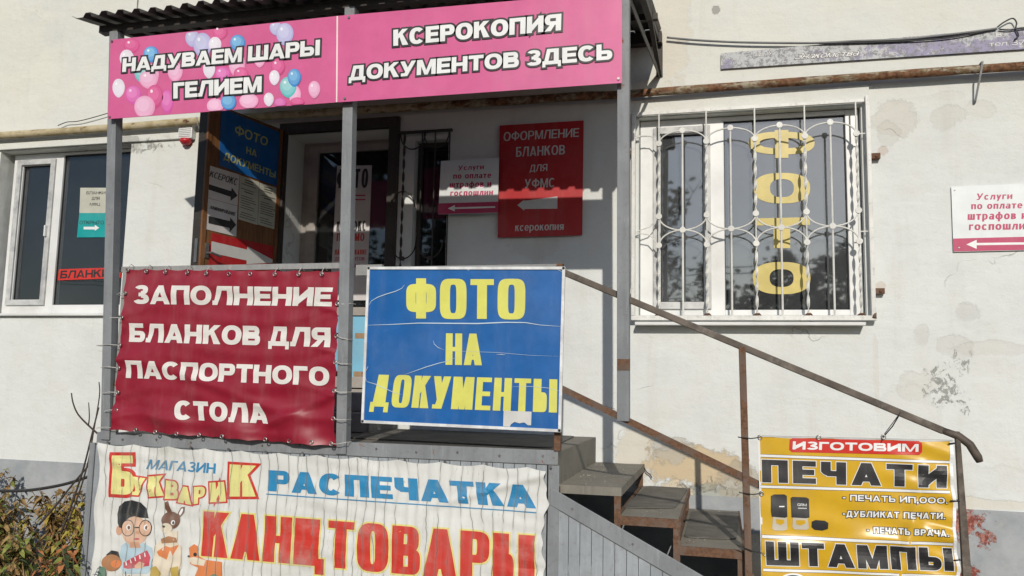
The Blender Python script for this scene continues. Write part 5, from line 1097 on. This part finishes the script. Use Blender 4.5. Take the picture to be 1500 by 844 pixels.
wl = [(-5.95, -.35, .78, 'tall dry brown weed at the far left edge against the wall', ['leaf_dry', 'leaf_green']), (-5.55, -.55, .60, 'reddish brown dry weed in the left corner, in front of the tall one', ['leaf_dry', 'leaf_dry', 'leaf_green']),
      (-5.15, -.42, .62, 'brown weed with drooping leaves against the plinth, left of the middle', ['leaf_dry', 'leaf_dry', 'leaf_yellow']), (-4.75, -.50, .64, 'dense brown and yellow weed at the foot of the plinth', ['leaf_dry', 'leaf_yellow']),
      (-4.42, -.62, .60, 'orange brown weed right beside the corner of the porch skirt', ['leaf_dry', 'leaf_orange', 'leaf_green']), (-5.35, -1.0, .46, 'green leafy weed low in the left corner', ['leaf_green', 'leaf_yellow', 'leaf_dry']),
      (-4.85, -1.1, .45, 'mixed green and brown weed low in front of the plinth', ['leaf_green', 'leaf_dry']), (-4.40, -1.2, .42, 'dark green weed hugging the porch corner', ['leaf_dark', 'leaf_green', 'leaf_orange']), (-4.95, -1.65, .34, 'low green weed nearest the viewer at the left', ['leaf_green', 'leaf_dark', 'leaf_dry']), (-4.45, -1.75, .40, 'low leafy weed nearest the viewer beside the porch corner', ['leaf_dark', 'leaf_dry', 'leaf_green']),
      (-5.75, -.95, .5, 'yellowish green weed at the far left in front of the dry ones', ['leaf_green', 'leaf_yellow', 'leaf_dry']), (-4.15, -.95, .74, 'thin dark vine leaves climbing beside the porch corner', ['leaf_dark', 'leaf_green'])]
for x, y, h, lab, kd in wl: weed(x, y, h*1.1, lab, kd, 15 if h > .45 else 12, .036, 34, .2 if x > -4.3 else .26)
weed(-3.80, -1.72, .62, 'dark bluish green plant in front of the shop banner at its left end', ['leaf_dark', 'leaf_green'], 5, .03, 16, .12)
weed(-3.62, -1.80, .50, 'orange and brown leaves in front of the shop banner beside the printed child', ['leaf_orange', 'leaf_dry', 'leaf_dark'], 5, .035, 14, .14)
weed(-3.32, -1.78, .44, 'small yellowing plant poking up before the printed animals on the shop banner', ['leaf_yellow', 'leaf_dry'], 4, .035, 10, .12)
weed(-2.98, -1.80, .40, 'low dark plant, rightmost of those in front of the shop banner', ['leaf_dark', 'leaf_dry'], 4, .03, 12, .14)
MB_ = MB()
for i in range(900):
    x = random.uniform(-6.6, -4.0); y = random.uniform(-2.2, -.03); L_ = random.uniform(.08, .34); a = random.uniform(0, 6.28); leaf(MB_, Vector((x, y, 0)), Vector((math.cos(a)*.35, math.sin(a)*.35, 1)), L_, .012, random.uniform(0, 3), .15)
for i in range(1500):
    x = random.uniform(-6.6, -2.6); y = random.uniform(-2.6, -.03) if x < -4.0 else random.uniform(-2.4, -1.5); a = random.uniform(0, 6.28); leaf(MB_, Vector((x, y, random.uniform(.005, .05))), Vector((math.cos(a), math.sin(a), .1)), random.uniform(.03, .08), .03, random.uniform(-.5, .5), .1)
g_ = MB_.build('fallen_leaves_and_grass', 'leaf_dry', None, normals=False); tag(g_, 'fallen brown leaves and dry grass covering the soil in the left corner', 'leaf litter'); g_['kind'] = 'stuff'
TW = PY(-.9)
z3t = lambda *p: zp(0, 560, 2.972, *p)
def twig(label, lst, pl=TW, grp='bare twigs by the porch corner'):
    m_ = MB()
    for pts, r0 in lst: P = [pl.at(*q) for q in smoothpts(pts, 4)]; m_.tube(P, [r0*(1-.4*i/len(P)) for i in range(len(P))], 6)
    return tag(m_.build('twig', 'twig_bark', None, smooth=True), label, 'twig', grp)
twig('forked bare twig with an upright tip left of the maroon banner', [(z3t((430, 228), (385, 188), (340, 140), (318, 90), (311, 47)), .007), (z3t((385, 188), (389, 150), (386, 88)), .005)])
twig('long thin bare twig rising along the leftmost porch post', [(z3t((265, 660), (320, 510), (365, 370), (402, 220), (430, 110)), .008)])
twig('second long bare twig crossing behind the straight one', [(z3t((285, 640), (345, 480), (385, 340), (410, 200), (433, 60), (431, 0)), .006)])
twig('bare twig leaning low from the weeds towards the porch corner', [(z3t((170, 620), (240, 540), (320, 440), (380, 370), (415, 332)), .008)])

# ------------------------------------------------------------------ across the yard: trees and wires the window panes mirror
simple('tree_bark', (.09, .07, .055), .9); leaf_material('conifer_leaf', (.02, .035, .015), (.05, .07, .03)); leaf_material('autumn_leaf', (.10, .09, .02), (.20, .13, .03))
def tree(x, y, h, r, label, mt, nleaf=2600, bare=False):
    T = thing('yard_tree', label, 'tree', (x, y, 0), 'trees across the yard'); m_ = MB(); tips = []
    m_.tube([(x, y, 0), (x+.1, y, h*.35), (x-.05, y+.1, h*.7), (x, y, h)], [r*.09, r*.065, r*.035, .02], 8)
    def br(p, d, L, rad, lev):
        P = [p]; q = p
        for i in range(4): d = (d+Vector((random.uniform(-.25, .25), random.uniform(-.25, .25), random.uniform(-.05, .22)))).normalized(); q = q+d*L/4; P.append(q)
        m_.tube(P, [rad*(1-.17*i) for i in range(5)], 5, False); tips.append((P[-1], L)); tips.append((P[2], L))
        if lev > 0:
            for k in range(4 if lev > 1 else 3): j = random.randint(1, 4); br(P[j], (d+Vector((random.uniform(-1, 1), random.uniform(-1, 1), random.uniform(-.1, .8)))).normalized(), L*random.uniform(.45, .7), rad*.5, lev-1)
    for k in range(13):
        t = random.uniform(.22, .95); a = k*2.4; br(Vector((x, y, h*t)), Vector((math.cos(a), math.sin(a), .55)), r*(1.15-t*.6), r*.03, 2 if bare else 1)
    m_.build('trunk', 'tree_bark', T, normals=False)
    if not bare or nleaf < 900:
        f_ = MB()
        for i in range(nleaf):
            p, L_ = random.choice(tips); s_ = L_*.55; c = p+Vector((random.gauss(0, s_*.5), random.gauss(0, s_*.5), random.gauss(0, s_*.45))); a = random.uniform(0, 6.28); u = Vector((math.cos(a), math.sin(a), random.uniform(-.5, .5))).normalized(); v = u.cross(Vector((random.uniform(-1, 1), random.uniform(-1, 1), random.uniform(-1, 1)))).normalized(); k = random.uniform(.08, .2)
            f_.add([c-u*k-v*k*.6, c+u*k-v*k*.5, c+u*k*.8+v*k*.6, c-u*k+v*k*.5], [(0, 1, 2, 3)])
        f_.build('crown', mt, T, normals=False)
for x, y, h, r, lab, mt, nl_, ba in ((.5, -34, 6.6, 2.6, 'low dark tree across the yard, nearly opposite the right window', 'conifer_leaf', 2600, False), (3.6, -36, 7.0, 2.7, 'dark rounded tree across the yard, right of the low one', 'conifer_leaf', 2600, False), (6.4, -34, 8.6, 2.5, 'dark pointed tree across the yard, third from the left', 'conifer_leaf', 2600, False), (9.5, -35, 8.0, 2.8, 'dark broad tree farthest right across the yard', 'conifer_leaf', 2600, False),
                               (-3.0, -33, 10.5, 2.8, 'tall bare birch across the yard, behind the viewer', 'autumn_leaf', 500, True), (1.8, -27, 5.4, 1.6, 'small bare tree standing before the dark ones across the yard', 'autumn_leaf', 300, True),
                               (-7.5, -30, 12.5, 3.6, 'tall dense dark tree across the yard, left of the birch', 'conifer_leaf', 4200, False), (-13, -30, 12, 3.6, 'tall dense dark tree across the yard, second from the far left', 'conifer_leaf', 4200, False), (-19, -31, 13, 3.8, 'tall dense dark tree at the far left across the yard', 'conifer_leaf', 4200, False), (-24.5, -30, 12, 3.6, 'broad dark tree beyond the far left of the yard', 'conifer_leaf', 3400, False), (-4.6, -38, 9.5, 2.6, 'half bare yellowing tree behind the birch', 'autumn_leaf', 1200, False)):
    tree(x, y, h, r, lab, mt, nl_, ba)
hd = MB()
for i in range(5200):
    x = random.uniform(-30, 16); z = random.uniform(0, 2.6)*random.uniform(.6, 1); c = Vector((x, -38+random.uniform(-1, 1), z)); a = random.uniform(0, 6.28); u = Vector((math.cos(a), math.sin(a)*.6, random.uniform(-.5, .5))).normalized(); v = u.cross(Vector((.3, 1, random.uniform(-1, 1)))).normalized(); k = random.uniform(.15, .35); hd.add([c-u*k-v*k*.6, c+u*k-v*k*.5, c+u*k*.8+v*k*.6, c-u*k+v*k*.5], [(0, 1, 2, 3)])
h_ = hd.build('far_shrubs', 'conifer_leaf', None, normals=False); tag(h_, 'dark band of shrubs beyond the yard, behind the viewer', 'shrubs'); h_['kind'] = 'stuff'
for i, (z0, z1, lab) in enumerate(((5.1, 5.8, 'upper overhead wire across the yard'), (4.95, 5.55, 'second overhead wire across the yard, just under the upper one'), (4.0, 4.9, 'lowest overhead wire across the yard'))):
    P = [(-25+k*3, -20, z0+(z1-z0)*k/15-.25*math.sin(math.pi*k/15)) for k in range(16)]; tag(MB().tube(P, .018, 6).build('overhead_wire', 'black_cable', None), lab, 'wire', 'overhead wires')
